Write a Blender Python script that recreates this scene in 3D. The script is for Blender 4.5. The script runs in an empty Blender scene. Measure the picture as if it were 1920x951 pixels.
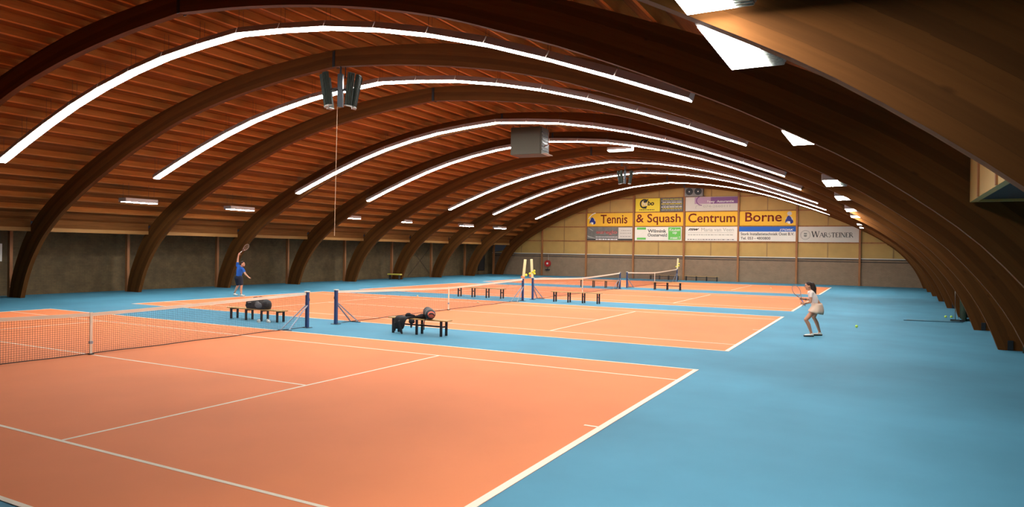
import bpy, bmesh, math, random
import numpy as np
from mathutils import Vector, Matrix, Quaternion

random.seed(7)
C = bpy.context.scene
COL = C.collection

# ------------------------------------------------------------------ camera, world, exposure
cam_d = bpy.data.cameras.new('camera')
cam = bpy.data.objects.new('camera', cam_d)
COL.objects.link(cam)
R3 = Matrix(((0.8805366, -0.0150570, 0.4737389),
             (0.4737484, -0.0031561, -0.8806546),
             (0.0147552, 0.9998817, 0.0043542)))
cam.matrix_world = Matrix.Translation((15.1978, -8.9038, 2.4112)) @ R3.to_4x4()
cam_d.sensor_fit = 'HORIZONTAL'
cam_d.sensor_width = 36.0
cam_d.lens = 36.0 * 1292.53 / 1920.0
cam_d.clip_start = 0.05
cam_d.clip_end = 300
C.camera = cam

w = bpy.data.worlds.new('world')
C.world = w
w.use_nodes = True
w.node_tree.nodes['Background'].inputs[0].default_value = (0.05, 0.05, 0.06, 1)
w.node_tree.nodes['Background'].inputs[1].default_value = 0.3

C.view_settings.view_transform = 'Standard'
C.view_settings.look = 'None'
C.view_settings.exposure = -0.1
C.view_settings.gamma = 1.0
C.view_settings.use_curve_mapping = False
C.cycles.use_denoising = True
C.cycles.max_bounces = 8
C.cycles.diffuse_bounces = 6
C.cycles.sample_clamp_indirect = 8
LIGHT_LINE = 58.0      # radiance of the long fluorescent lines
LIGHT_SIDE = 85.0      # radiance of the side lamps

# ------------------------------------------------------------------ materials
def nt(m):
    m.use_nodes = True
    t = m.node_tree
    return t, t.nodes['Principled BSDF']

def flat(name, col, rough=0.6, metal=0.0, spec=0.4, noise=0.0, nscale=8.0):
    m = bpy.data.materials.new(name)
    t, b = nt(m)
    b.inputs['Roughness'].default_value = rough
    b.inputs['Metallic'].default_value = metal
    b.inputs['Specular IOR Level'].default_value = spec
    c = (*col, 1)
    b.inputs['Base Color'].default_value = c
    if noise:
        tc = t.nodes.new('ShaderNodeTexCoord')
        n = t.nodes.new('ShaderNodeTexNoise')
        n.inputs['Scale'].default_value = nscale
        n.inputs['Detail'].default_value = 6
        r = t.nodes.new('ShaderNodeValToRGB')
        r.color_ramp.elements[0].position = 0.3
        r.color_ramp.elements[1].position = 0.7
        r.color_ramp.elements[0].color = tuple(max(0, v * (1 - noise)) for v in col) + (1,)
        r.color_ramp.elements[1].color = tuple(min(1, v * (1 + noise)) for v in col) + (1,)
        t.links.new(tc.outputs['Object'], n.inputs['Vector'])
        t.links.new(n.outputs['Fac'], r.inputs['Fac'])
        t.links.new(r.outputs['Color'], b.inputs['Base Color'])
    return m

def emit(name, col, s):
    m = bpy.data.materials.new(name)
    t, b = nt(m)
    b.inputs['Base Color'].default_value = (0.8, 0.8, 0.8, 1)
    b.inputs['Emission Color'].default_value = (*col, 1)
    b.inputs['Emission Strength'].default_value = s
    return m

def wood(name, a, b_, scale=(1, 14, 14), uv=True, plank=0.0, rough=0.55, line=0.5, spec=0.3, knots=0.0):
    """timber: stretched grain, and with plank>0 dark joints every `plank` metres across v/u"""
    m = bpy.data.materials.new(name)
    t, bs = nt(m)
    N, L = t.nodes, t.links
    bs.inputs['Roughness'].default_value = rough
    bs.inputs['Specular IOR Level'].default_value = spec
    tc = N.new('ShaderNodeTexCoord')
    mp = N.new('ShaderNodeMapping')
    mp.inputs['Scale'].default_value = scale
    src = tc.outputs['UV' if uv else 'Object']
    L.new(src, mp.inputs['Vector'])
    n = N.new('ShaderNodeTexNoise')
    n.inputs['Scale'].default_value = 1.0
    n.inputs['Detail'].default_value = 8
    n.inputs['Roughness'].default_value = 0.65
    L.new(mp.outputs['Vector'], n.inputs['Vector'])
    r = N.new('ShaderNodeValToRGB')
    r.color_ramp.elements[0].position = 0.32
    r.color_ramp.elements[1].position = 0.68
    r.color_ramp.elements[0].color = (*a, 1)
    r.color_ramp.elements[1].color = (*b_, 1)
    L.new(n.outputs['Fac'], r.inputs['Fac'])
    out = r.outputs['Color']
    if plank:
        sp = N.new('ShaderNodeSeparateXYZ')
        L.new(src, sp.inputs[0])
        dv = N.new('ShaderNodeMath'); dv.operation = 'DIVIDE'
        L.new(sp.outputs[1], dv.inputs[0]); dv.inputs[1].default_value = plank
        fl = N.new('ShaderNodeMath'); fl.operation = 'FLOOR'
        L.new(dv.outputs[0], fl.inputs[0])
        fr = N.new('ShaderNodeMath'); fr.operation = 'FRACT'
        L.new(dv.outputs[0], fr.inputs[0])
        gt = N.new('ShaderNodeMath'); gt.operation = 'LESS_THAN'
        L.new(fr.outputs[0], gt.inputs[0]); gt.inputs[1].default_value = 0.05
        wn = N.new('ShaderNodeTexWhiteNoise'); wn.noise_dimensions = '1D'
        L.new(fl.outputs[0], wn.inputs['W'])
        mr = N.new('ShaderNodeMapRange')
        mr.inputs['To Min'].default_value = 0.75
        mr.inputs['To Max'].default_value = 1.15
        L.new(wn.outputs['Value'], mr.inputs['Value'])
        mu = N.new('ShaderNodeMix'); mu.data_type = 'RGBA'; mu.blend_type = 'MULTIPLY'
        mu.inputs[0].default_value = 1
        L.new(out, mu.inputs[6])
        L.new(mr.outputs['Result'], mu.inputs[7])
        mx = N.new('ShaderNodeMix'); mx.data_type = 'RGBA'
        ml = N.new('ShaderNodeMath'); ml.operation = 'MULTIPLY'
        L.new(gt.outputs[0], ml.inputs[0]); ml.inputs[1].default_value = line
        L.new(ml.outputs[0], mx.inputs[0])
        L.new(mu.outputs[2], mx.inputs[6])
        mx.inputs[7].default_value = (a[0] * .25, a[1] * .25, a[2] * .25, 1)
        out = mx.outputs[2]
    if knots:
        v = N.new('ShaderNodeTexVoronoi')
        v.inputs['Scale'].default_value = 1.0
        m2 = N.new('ShaderNodeMapping'); m2.inputs['Scale'].default_value = (1.3, 3.2, 3.2)
        L.new(src, m2.inputs['Vector']); L.new(m2.outputs['Vector'], v.inputs['Vector'])
        k = N.new('ShaderNodeMapRange')
        k.inputs['From Min'].default_value = 0.04; k.inputs['From Max'].default_value = 0.10
        k.inputs['To Min'].default_value = knots; k.inputs['To Max'].default_value = 0
        L.new(v.outputs['Distance'], k.inputs['Value'])
        mk = N.new('ShaderNodeMix'); mk.data_type = 'RGBA'
        L.new(k.outputs['Result'], mk.inputs[0]); L.new(out, mk.inputs[6])
        mk.inputs[7].default_value = (a[0] * .35, a[1] * .3, a[2] * .3, 1)
        out = mk.outputs[2]
    L.new(out, bs.inputs['Base Color'])
    return m

def brick(name, c1, c2, mortar, axis='XZ', rough=0.85, mottled=0.3):
    m = bpy.data.materials.new(name)
    t, bs = nt(m)
    N, L = t.nodes, t.links
    bs.inputs['Roughness'].default_value = rough
    tc = N.new('ShaderNodeTexCoord')
    sp = N.new('ShaderNodeSeparateXYZ'); L.new(tc.outputs['Object'], sp.inputs[0])
    cb = N.new('ShaderNodeCombineXYZ')
    L.new(sp.outputs[0 if axis[0] == 'X' else 1], cb.inputs[0]); L.new(sp.outputs[2], cb.inputs[1])
    b = N.new('ShaderNodeTexBrick')
    b.inputs['Scale'].default_value = 1
    b.inputs['Brick Width'].default_value = 0.24
    b.inputs['Row Height'].default_value = 0.085
    b.inputs['Mortar Size'].default_value = 0.008
    b.inputs['Color1'].default_value = (*c1, 1)
    b.inputs['Color2'].default_value = (*c2, 1)
    b.inputs['Mortar'].default_value = (*mortar, 1)
    L.new(cb.outputs[0], b.inputs['Vector'])
    n = N.new('ShaderNodeTexNoise'); n.inputs['Scale'].default_value = 1.6; n.inputs['Detail'].default_value = 8
    n.inputs['Roughness'].default_value = 0.7
    L.new(tc.outputs['Object'], n.inputs['Vector'])
    mr = N.new('ShaderNodeMapRange')
    mr.inputs['From Min'].default_value = 0.3; mr.inputs['From Max'].default_value = 0.7
    mr.inputs['To Min'].default_value = 1 - mottled; mr.inputs['To Max'].default_value = 1 + mottled
    L.new(n.outputs['Fac'], mr.inputs['Value'])
    mu = N.new('ShaderNodeMix'); mu.data_type = 'RGBA'; mu.blend_type = 'MULTIPLY'; mu.inputs[0].default_value = 1
    L.new(b.outputs['Color'], mu.inputs[6]); L.new(mr.outputs['Result'], mu.inputs[7])
    L.new(mu.outputs[2], bs.inputs['Base Color'])
    return m

M = {
 'beam': wood('laminated_timber', (0.096, 0.034, 0.0066), (0.122, 0.045, 0.0092), scale=(0.8, 12, 12), plank=0.16, line=0.12, knots=0.5, rough=0.8, spec=0.12),
 'plank': wood('ceiling_planks', (0.15, 0.05, 0.011), (0.25, 0.09, 0.021), scale=(0.5, 9, 9), plank=0.145, line=0.55, rough=0.8, spec=0.12),
 'purlin': wood('purlin_timber', (0.38, 0.135, 0.03), (0.54, 0.205, 0.05), scale=(6, 0.7, 6), uv=False, rough=0.8, spec=0.12),
 'eave': wood('eave_timber', (0.30, 0.15, 0.04), (0.40, 0.21, 0.06), scale=(6, 0.7, 6), uv=False, rough=0.6),
 'eavedark': wood('eave_plank_timber', (0.13, 0.05, 0.012), (0.21, 0.085, 0.021), scale=(6, 0.6, 9), uv=False, rough=0.8, spec=0.12),
 'post': wood('post_timber', (0.26, 0.10, 0.035), (0.40, 0.17, 0.06), scale=(8, 8, 1), uv=False),
 'panel': flat('yellow_board', (0.47, 0.30, 0.088), 0.6, noise=0.07, nscale=1.2),
 'seam': flat('panel_seam', (0.33, 0.20, 0.075), 0.7),
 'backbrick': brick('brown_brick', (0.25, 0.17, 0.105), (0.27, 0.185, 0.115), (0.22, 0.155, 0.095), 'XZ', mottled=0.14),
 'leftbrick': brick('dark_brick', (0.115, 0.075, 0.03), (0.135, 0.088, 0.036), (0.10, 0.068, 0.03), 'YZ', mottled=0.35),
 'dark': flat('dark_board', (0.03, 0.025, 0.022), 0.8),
 'blue': flat('blue_court_carpet', (0.068, 0.250, 0.362), 0.75, spec=0.25, noise=0.10, nscale=0.55),
 'orange': flat('orange_court_carpet', (0.74, 0.222, 0.080), 0.75, spec=0.25, noise=0.05, nscale=0.5),
 'line': flat('cream_line', (0.82, 0.74, 0.60), 0.7, spec=0.2),
 'tube': emit('fluorescent_tube', (1.0, 0.985, 0.955), LIGHT_LINE),
 'lamp': emit('side_lamp_glow', (1.0, 0.98, 0.95), LIGHT_SIDE),
 'housing': flat('lamp_housing', (0.42, 0.36, 0.33), 0.5),
 'louvre': flat('lamp_louvre', (0.30, 0.32, 0.29), 0.4, 0.6, noise=0.2, nscale=40),
 'wire': flat('thin_wire', (0.05, 0.035, 0.03), 0.6),
 'steel': flat('dark_steel', (0.04, 0.045, 0.05), 0.4, 0.7),
 'heater': flat('green_grey_heater', (0.022, 0.03, 0.022), 0.5, 0.3, noise=0.25, nscale=9),
 'heaterlip': flat('heater_lip', (0.3, 0.3, 0.27), 0.4, 0.3),
 'boxmetal': flat('grey_box_metal', (0.05, 0.047, 0.03), 0.6, 0.1),
 'postblue': flat('net_post_blue', (0.03, 0.075, 0.20), 0.4, 0.2),
 'brace': flat('net_brace_grey', (0.35, 0.42, 0.52), 0.35, 0.6),
 'net': flat('net_cord', (0.045, 0.035, 0.035), 0.8),
 'tape': flat('net_tape', (0.85, 0.78, 0.63), 0.7),
 'benchwood': wood('bench_plank', (0.36, 0.21, 0.06), (0.50, 0.30, 0.10), scale=(1, 12, 12), uv=False),
 'benchleg': flat('bench_frame_black', (0.015, 0.012, 0.014), 0.5),
 'black': flat('black_cloth', (0.012, 0.013, 0.016), 0.75, noise=0.3, nscale=14),
 'bagblack': flat('bag_black', (0.016, 0.018, 0.02), 0.5, noise=0.2, nscale=10),
 'baggrey': flat('bag_grey', (0.17, 0.175, 0.18), 0.6),
 'white': flat('white_paint', (0.80, 0.79, 0.74), 0.5),
 'shoe': flat('white_shoe', (0.78, 0.76, 0.68), 0.6),
 'red': flat('red_paint', (0.42, 0.025, 0.02), 0.4),
 'bagred': flat('bag_red', (0.62, 0.12, 0.07), 0.5),
 'ball': flat('tennis_ball_felt', (0.55, 0.80, 0.10), 0.85),
 'balloff': flat('pale_ball_felt', (0.80, 0.72, 0.42), 0.85),
 'yellow': flat('yellow_paint', (0.72, 0.60, 0.10), 0.5),
 'scorecream': flat('score_cream', (0.82, 0.77, 0.42), 0.5),
 'scoreyellow': flat('score_yellow', (0.85, 0.80, 0.06), 0.5),
 'scorered': flat('score_red', (0.75, 0.20, 0.06), 0.5),
 'signyellow': flat('sign_yellow', (0.83, 0.47, 0.015), 0.5),
 'hubo': flat('sign_lemon', (0.80, 0.62, 0.02), 0.5),
 'maroon': flat('letter_maroon', (0.20, 0.016, 0.008), 0.6),
 'ink': flat('letter_black', (0.02, 0.02, 0.02), 0.6),
 'inkgrey': flat('letter_grey', (0.09, 0.088, 0.08), 0.6),
 'inkpale': flat('letter_pale', (0.38, 0.38, 0.32), 0.6),
 'signwhite': flat('sign_white', (0.78, 0.76, 0.66), 0.5),
 'signcream': flat('sign_cream', (0.60, 0.57, 0.49), 0.5),
 'signgreen': flat('sign_green', (0.13, 0.52, 0.08), 0.5),
 'signblue': flat('sign_blue', (0.005, 0.11, 0.46), 0.5),
 'signpurple': flat('sign_purple', (0.20, 0.075, 0.22), 0.5),
 'signmauve': flat('sign_mauve', (0.42, 0.27, 0.38), 0.5),
 'signdark': flat('sign_dark', (0.10, 0.10, 0.085), 0.5),
 'signgrey': flat('sign_photo_grey', (0.15, 0.145, 0.125), 0.5, noise=0.25, nscale=2),
 'signpink': flat('sign_pink', (0.55, 0.16, 0.14), 0.5),
 'emblemblue': flat('emblem_blue', (0.006, 0.02, 0.22), 0.5),
 'letterwhite': flat('letter_white', (0.85, 0.84, 0.80), 0.5),
 'fanbox': flat('fan_box_grey', (0.20, 0.19, 0.17), 0.5, 0.3),
 'green': flat('green_curtain', (0.012, 0.03, 0.012), 0.9, noise=0.4, nscale=5),
 'skin': flat('skin', (0.62, 0.32, 0.20), 0.55),
 'skintan': flat('skin_tanned', (0.55, 0.25, 0.14), 0.55),
 'hair': flat('dark_brown_hair', (0.03, 0.014, 0.008), 0.6, noise=0.3, nscale=40),
 'shirtblue': flat('blue_shirt', (0.015, 0.11, 0.48), 0.8),
 'shortsnavy': flat('navy_shorts', (0.012, 0.018, 0.035), 0.8),
 'shirtcream': flat('cream_shirt', (0.84, 0.70, 0.62), 0.8),
 'skirt': flat('beige_skirt', (0.68, 0.50, 0.37), 0.8),
 'eye': flat('eye_dark', (0.01, 0.008, 0.006), 0.3),
 'lip': flat('lip', (0.40, 0.12, 0.09), 0.5),
 'racket': flat('racket_frame', (0.30, 0.20, 0.17), 0.35, 0.2),
 'grip': flat('racket_grip', (0.10, 0.16, 0.42), 0.6),
 'string': flat('racket_string', (0.4, 0.34, 0.28), 0.6),
 'pole': flat('pale_pole', (0.34, 0.33, 0.27), 0.5),
}

# ------------------------------------------------------------------ mesh helpers
def link(name, bm, mat, parent=None, smooth=False, mats=None):
    me = bpy.data.meshes.new(name)
    bm.normal_update()
    bm.to_mesh(me); bm.free()
    for mm in (mats or [mat]):
        me.materials.append(mm)
    if smooth:
        for p in me.polygons: p.use_smooth = True
    o = bpy.data.objects.new(name, me)
    COL.objects.link(o)
    if parent: o.parent = parent
    return o

def tag(o, label=None, cat=None, group=None, kind=None):
    if label: o['label'] = label
    if cat: o['category'] = cat
    if group: o['group'] = group
    if kind: o['kind'] = kind
    return o

def thing(name, label, cat, loc=(0, 0, 0), rz=0, group=None, kind=None):
    o = bpy.data.objects.new(name, None)
    o.empty_display_size = 0.2
    COL.objects.link(o)
    o.location = loc; o.rotation_euler = (0, 0, rz)
    return tag(o, label, cat, group, kind)

def copy_tree(o, parent=None):
    c = o.copy(); COL.objects.link(c)
    if parent: c.parent = parent
    for ch in list(o.children):
        copy_tree(ch, c)
    return c

def B(): return bmesh.new()

def box(bm, lo, hi, mat=None, mi=0):
    x0, y0, z0 = lo; x1, y1, z1 = hi
    vs = [Vector(p) for p in ((x0,y0,z0),(x1,y0,z0),(x1,y1,z0),(x0,y1,z0),(x0,y0,z1),(x1,y0,z1),(x1,y1,z1),(x0,y1,z1))]
    if mat is not None: vs = [mat @ v for v in vs]
    v = [bm.verts.new(p) for p in vs]
    for f in ((0,3,2,1),(4,5,6,7),(0,1,5,4),(1,2,6,5),(2,3,7,6),(3,0,4,7)):
        fc = bm.faces.new([v[i] for i in f]); fc.material_index = mi
    return v

def bevel(bm, w_, seg=2):
    bmesh.ops.bevel(bm, geom=list(bm.edges), offset=w_, segments=seg, affect='EDGES', profile=0.5)
    return bm

def frame_of(d):
    d = d.normalized()
    a = Vector((0, 0, 1)) if abs(d.z) < 0.95 else Vector((1, 0, 0))
    u = d.cross(a).normalized(); v = u.cross(d).normalized()
    return u, v

def tube(bm, pts, r, n=8, cap=True, mi=0):
    """round tube through pts; r number or list"""
    pts = [Vector(p) for p in pts]
    rs = r if isinstance(r, (list, tuple)) else [r] * len(pts)
    rings = []
    u = v = None
    for i, p in enumerate(pts):
        d = (pts[min(i + 1, len(pts) - 1)] - pts[max(i - 1, 0)])
        d = d.normalized()
        if u is None: u, v = frame_of(d)
        else:
            u = (u - d * u.dot(d)).normalized(); v = d.cross(u).normalized()
        rings.append([bm.verts.new(p + (u * math.cos(2 * math.pi * k / n) + v * math.sin(2 * math.pi * k / n)) * rs[i]) for k in range(n)])
    for a, b in zip(rings, rings[1:]):
        for k in range(n):
            f = bm.faces.new((a[k], a[(k + 1) % n], b[(k + 1) % n], b[k])); f.material_index = mi
    if cap:
        f = bm.faces.new(rings[0][::-1]); f.material_index = mi
        f = bm.faces.new(rings[-1]); f.material_index = mi
    return rings

def bar(bm, p, q, wx, wy, up=(0, 0, 1), mi=0):
    p, q = Vector(p), Vector(q)
    d = (q - p).normalized(); up = Vector(up)
    if abs(d.dot(up)) > .98: up = Vector((0, 1, 0))
    s = d.cross(up).normalized(); t = s.cross(d).normalized()
    ring = lambda c: [bm.verts.new(c + s * a * wx / 2 + t * b * wy / 2) for a, b in ((-1,-1),(1,-1),(1,1),(-1,1))]
    a, b = ring(p), ring(q)
    for k in range(4):
        bm.faces.new((a[k], a[(k+1)%4], b[(k+1)%4], b[k])).material_index = mi
    bm.faces.new(a[::-1]).material_index = mi; bm.faces.new(b).material_index = mi

def ball(bm, c, r, su=14, sv=9, mat=None):
    g = bmesh.ops.create_uvsphere(bm, u_segments=su, v_segments=sv, radius=1.0)
    r = r if isinstance(r, (list, tuple)) else (r, r, r)
    for v in g['verts']:
        p = Vector((v.co.x * r[0], v.co.y * r[1], v.co.z * r[2]))
        if mat is not None: p = mat @ p
        v.co = p + Vector(c)

def capsule(bm, p0, r0, p1, r1, n=12):
    p0, p1 = Vector(p0), Vector(p1)
    d = (p1 - p0); L = d.length
    if L < 1e-6: return
    d.normalize()
    pts, rs = [], []
    for k in range(0, 5):
        a = math.pi / 2 * (1 - k / 4)
        pts.append(p0 - d * r0 * math.sin(a)); rs.append(max(r0 * math.cos(a), r0 * .04))
    for k in range(0, 5):
        a = math.pi / 2 * k / 4
        pts.append(p1 + d * r1 * math.sin(a)); rs.append(max(r1 * math.cos(a), r1 * .04))
    # tubes need distinct rings
    tube(bm, pts, rs, n)

def prism(bm, poly, y0, y1, plane='XZ', mi=0):
    """extrude a 2-D polygon given in (x,z) along y (or (y,z) along x)"""
    mk = (lambda a, b, c: Vector((a, c, b))) if plane == 'XZ' else (lambda a, b, c: Vector((c, a, b)))
    f = [bm.verts.new(mk(a, b, y0)) for a, b in poly]
    g = [bm.verts.new(mk(a, b, y1)) for a, b in poly]
    n = len(poly)
    bm.faces.new(f).material_index = mi; bm.faces.new(g[::-1]).material_index = mi
    for k in range(n):
        bm.faces.new((f[k], g[k], g[(k+1) % n], f[(k+1) % n])).material_index = mi

def evaluated(bm, mods):
    """apply modifiers to a bmesh, return a new bmesh"""
    me = bpy.data.meshes.new('tmp'); bm.to_mesh(me); bm.free()
    o = bpy.data.objects.new('tmp', me); COL.objects.link(o)
    for typ, kw in mods:
        md = o.modifiers.new(typ, typ)
        for k, v in kw.items(): setattr(md, k, v)
    dg = bpy.context.evaluated_depsgraph_get(); dg.update()
    me2 = bpy.data.meshes.new_from_object(o.evaluated_get(dg))
    b2 = bmesh.new(); b2.from_mesh(me2)
    bpy.data.objects.remove(o); bpy.data.meshes.remove(me); bpy.data.meshes.remove(me2)
    return b2

def blob(bm, voxel=0.01, it=6, fac=0.5):
    return evaluated(bm, [('REMESH', dict(mode='VOXEL', voxel_size=voxel)), ('SMOOTH', dict(iterations=it, factor=fac))])

def rotz(a): return Matrix.Rotation(a, 4, 'Z')

# ------------------------------------------------------------------ hall section
XC = -0.15                     # centre line of the hall
WL, WR, YF, YB = -20.05, 19.9, -14.0, 52.4
SOFF = [(18.05,0),(17.85,.55),(17.6,1.1),(17.3,1.6),(16.92,2.1),(16.42,2.65),(15.75,3.2),(14.9,3.79),(13.95,4.32),(13.15,4.74),(11.86,5.34),(10.41,5.96),(9.3,6.37),(7.77,6.9),(6.12,7.32),(4.28,7.67),(2.19,7.95),(0,8.14)]
EXTR = [(18.98,0),(18.8,.85),(18.45,1.6),(17.95,2.45),(17.3,3.2),(16.3,4.0),(14.9,4.83),(13.0,5.76),(10.3,6.84),(8.9,7.28),(7.8,7.58),(5.9,8.02),(3.9,8.36),(1.8,8.56),(0,8.66)]

def resample(pts, n, smooth=True):
    P = np.array(pts, float)
    if smooth:   # Catmull-Rom
        Q = np.vstack([2 * P[0] - P[1], P, 2 * P[-1] - P[-2]])
        out = []
        for i in range(1, len(Q) - 2):
            for t in np.linspace(0, 1, 8, endpoint=False):
                a, b, c, d = Q[i-1], Q[i], Q[i+1], Q[i+2]
                out.append(.5 * ((2*b) + (-a+c)*t + (2*a-5*b+4*c-d)*t*t + (-a+3*b-3*c+d)*t**3))
        out.append(P[-1]); P = np.array(out)
    L = np.concatenate([[0], np.cumsum(np.hypot(*np.diff(P, axis=0).T))])
    tt = np.linspace(0, L[-1], n)
    return np.stack([np.interp(tt, L, P[:, 0]), np.interp(tt, L, P[:, 1])], 1), tt

ARCH_Y = [7.57 + 5.45 * k for k in range(-2, 9)]
BW = 0.18

def half_beam(side):
    n = 56
    I, ti = resample(SOFF, n); O, to = resample(EXTR, n)
    bm = B(); uvl = bm.loops.layers.uv.new('UVMap')
    rings = []
    for k in range(n):
        gap = 0.006 if k == n - 1 else 0
        i = (side * (I[k][0] + gap), I[k][1]); o = (side * (O[k][0] + gap), O[k][1])
        rings.append([bm.verts.new((i[0], 0, i[1])), bm.verts.new((o[0], 0, o[1])),
                      bm.verts.new((o[0], BW, o[1])), bm.verts.new((i[0], BW, i[1]))])
    for k in range(n - 1):
        a, b = rings[k], rings[k + 1]
        d = float(np.hypot(*(O[k] - I[k])))
        vv = [0, d, d + BW, 2 * d + BW, 2 * d + 2 * BW]
        for q in range(4):
            f = bm.faces.new((a[q], a[(q+1) % 4], b[(q+1) % 4], b[q]))
            uvs = [(ti[k], vv[q]), (ti[k], vv[q+1]), (ti[k+1], vv[q+1]), (ti[k+1], vv[q])]
            for lp, uv in zip(f.loops, uvs): lp[uvl].uv = uv
    bm.faces.new(rings[0][::-1]); bm.faces.new(rings[-1])
    bmesh.ops.recalc_face_normals(bm, faces=bm.faces)
    return bm

# ------------------------------------------------------------------ setting: floor, walls, ceiling
b = B(); box(b, (WL - .3, YF - .3, -0.2), (WR + .3, YB + .3, 0)); tag(link('floor', b, M['blue']), 'blue carpeted hall floor around the four courts', 'floor', kind='structure')

b = B(); box(b, (WL - .25, YF, 0), (WL, YB, 3.15))
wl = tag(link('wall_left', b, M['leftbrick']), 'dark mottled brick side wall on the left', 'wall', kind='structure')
for y in ARCH_Y:
    b = B(); box(b, (-19.34, y + .02, 0), (-19.16, y + .15, 2.96)); link('post', b, M['post'], wl)
for k, (ya, za, yb_, zb) in enumerate([(38.05, .1, 41.4, 2.68), (38.3, 2.5, 41.5, .05)]):
    b = B(); tube(b, [(WL + .06 + .04 * k, ya, za), (WL + .06 + .04 * k, yb_, zb)], .018, 6); link('bracing_rod', b, M['wire'], wl)

b = B(); box(b, (WR, YF, 0), (WR + .25, YB, 3.15))
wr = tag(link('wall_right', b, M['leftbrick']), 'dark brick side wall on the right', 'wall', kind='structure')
for y in ARCH_Y[1:]:
    b = B(); box(b, (18.86, y + .02, 0), (19.04, y + .15, 2.96)); link('post', b, M['post'], wr)

b = B(); box(b, (WL - .25, YF - .25, 0), (WR + .25, YF, 9.2)); tag(link('wall_front', b, M['dark']), 'plain wall behind the viewer', 'wall', kind='structure')

# back wall: brick plinth, boards above, posts, rails
b = B(); box(b, (WL - .25, YB, 0), (WR + .25, YB + .25, 2.06))
wb = tag(link('wall_back', b, M['backbrick']), 'end wall of brown brick below yellow boards', 'wall', kind='structure')
PX = [-0.40 + 4.66 * k for k in range(-4, 5)]
Ex, _ = resample(EXTR, 60)
def ztop(x):
    s = abs(x - XC)
    return float(np.interp(s, Ex[::-1, 0], Ex[::-1, 1]))
b = B()
poly = [(WL, 2.16)] + [(XC - s, max(z, 2.17) + .35) for s, z in Ex if z > 2.0] + [(XC + s, max(z, 2.17) + .35) for s, z in Ex[::-1] if z > 2.0] + [(WR, 2.16)]
prism(b, poly, YB + .02, YB + .2); link('board_panel', b, M['panel'], wb)
b = B(); box(b, (WL, YB - .06, 2.06), (WR, YB + .1, 2.12)); link('ledge', b, M['dark'], wb)
b = B(); box(b, (WL, YB - .05, 2.12), (WR, YB + .03, 2.2)); link('sill', b, M['signcream'], wb)
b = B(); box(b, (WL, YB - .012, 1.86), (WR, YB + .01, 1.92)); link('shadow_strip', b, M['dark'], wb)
for z in (3.42, 4.77, 6.09, 7.36):
    xs = [x for x in np.linspace(-17.5, 17.5, 351) if ztop(x) > z + .05]
    b = B(); box(b, (xs[0], YB - .05, z - .045), (xs[-1], YB + .03, z + .045)); link('rail', b, M['post'], wb)
for x in PX:
    if abs(x - XC) < 17.4:
        b = B(); box(b, (x - .075, YB - .16, 0), (x + .075, YB + .03, min(ztop(x), 8.6))); link('post', b, M['post'], wb)
for i, x in enumerate(PX[:-1]):
    xm = x + 2.33
    for z0, z1 in ((2.2, 3.38), (3.46, 4.73), (4.81, 6.05), (6.13, 7.32), (7.4, 8.5)):
        zt = min(z1, ztop(xm))
        if zt > z0 + .1:
            b = B(); box(b, (xm - .035, YB - .012, z0), (xm + .035, YB + .025, zt)); link('seam', b, M['seam'], wb)

# ceiling: planked vault on purlins
full = [(-s, z) for s, z in EXTR if z >= 3.1] + [(s, z) for s, z in EXTR[::-1] if z >= 3.1 and s > 0]
CS, ct = resample(full, 140)
CP = []
for k in range(len(CS)):
    d = CS[min(k + 1, len(CS) - 1)] - CS[max(k - 1, 0)]; d = d / np.hypot(*d)
    nrm = np.array([-d[1], d[0]])
    if nrm[1] < 0: nrm = -nrm
    CP.append((CS[k], nrm, d))
PH = 0.24
b = B(); uvl = b.loops.layers.uv.new('UVMap')
rows = []
for p, nrm, d in CP:
    q = p + nrm * PH; q2 = p + nrm * (PH + .08)
    rows.append([b.verts.new((XC + q[0], YF, q[1])), b.verts.new((XC + q[0], YB + .25, q[1])),
                 b.verts.new((XC + q2[0], YB + .25, q2[1])), b.verts.new((XC + q2[0], YF, q2[1]))])
for k in range(len(rows) - 1):
    a, c = rows[k], rows[k + 1]
    for q in range(4):
        f = b.faces.new((a[q], a[(q+1) % 4], c[(q+1) % 4], c[q]))
        Ys = [YF, YB, YB, YF]
        for lp, uv in zip(f.loops, [(Ys[q], ct[k]), (Ys[(q+1) % 4], ct[k]), (Ys[(q+1) % 4], ct[k+1]), (Ys[q], ct[k+1])]):
            lp[uvl].uv = uv
b.faces.new(rows[0][::-1]); b.faces.new(rows[-1])
bmesh.ops.recalc_face_normals(b, faces=b.faces)
ceil = tag(link('ceiling', b, M['plank']), 'barrel vault of orange brown timber boards', 'ceiling', kind='structure')
mid = ct[-1] / 2
k = 0
for j in range(-24, 25):
    tpos = mid + j * 0.83
    if tpos < 0.5 or tpos > ct[-1] - 0.5: continue
    i = int(np.argmin(abs(ct - tpos))); p, nrm, d = CP[i]
    b = B()
    pw = .045
    prism(b, [tuple(np.array([XC, 0]) + p + nrm * .012 - d * pw), tuple(np.array([XC, 0]) + p + nrm * .012 + d * pw),
              tuple(np.array([XC, 0]) + p + nrm * (PH + .01) + d * pw), tuple(np.array([XC, 0]) + p + nrm * (PH + .01) - d * pw)], YF + .01, YB - .01)
    bmesh.ops.recalc_face_normals(b, faces=b.faces)
    link('purlin', b, M['purlin'], ceil)
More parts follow.
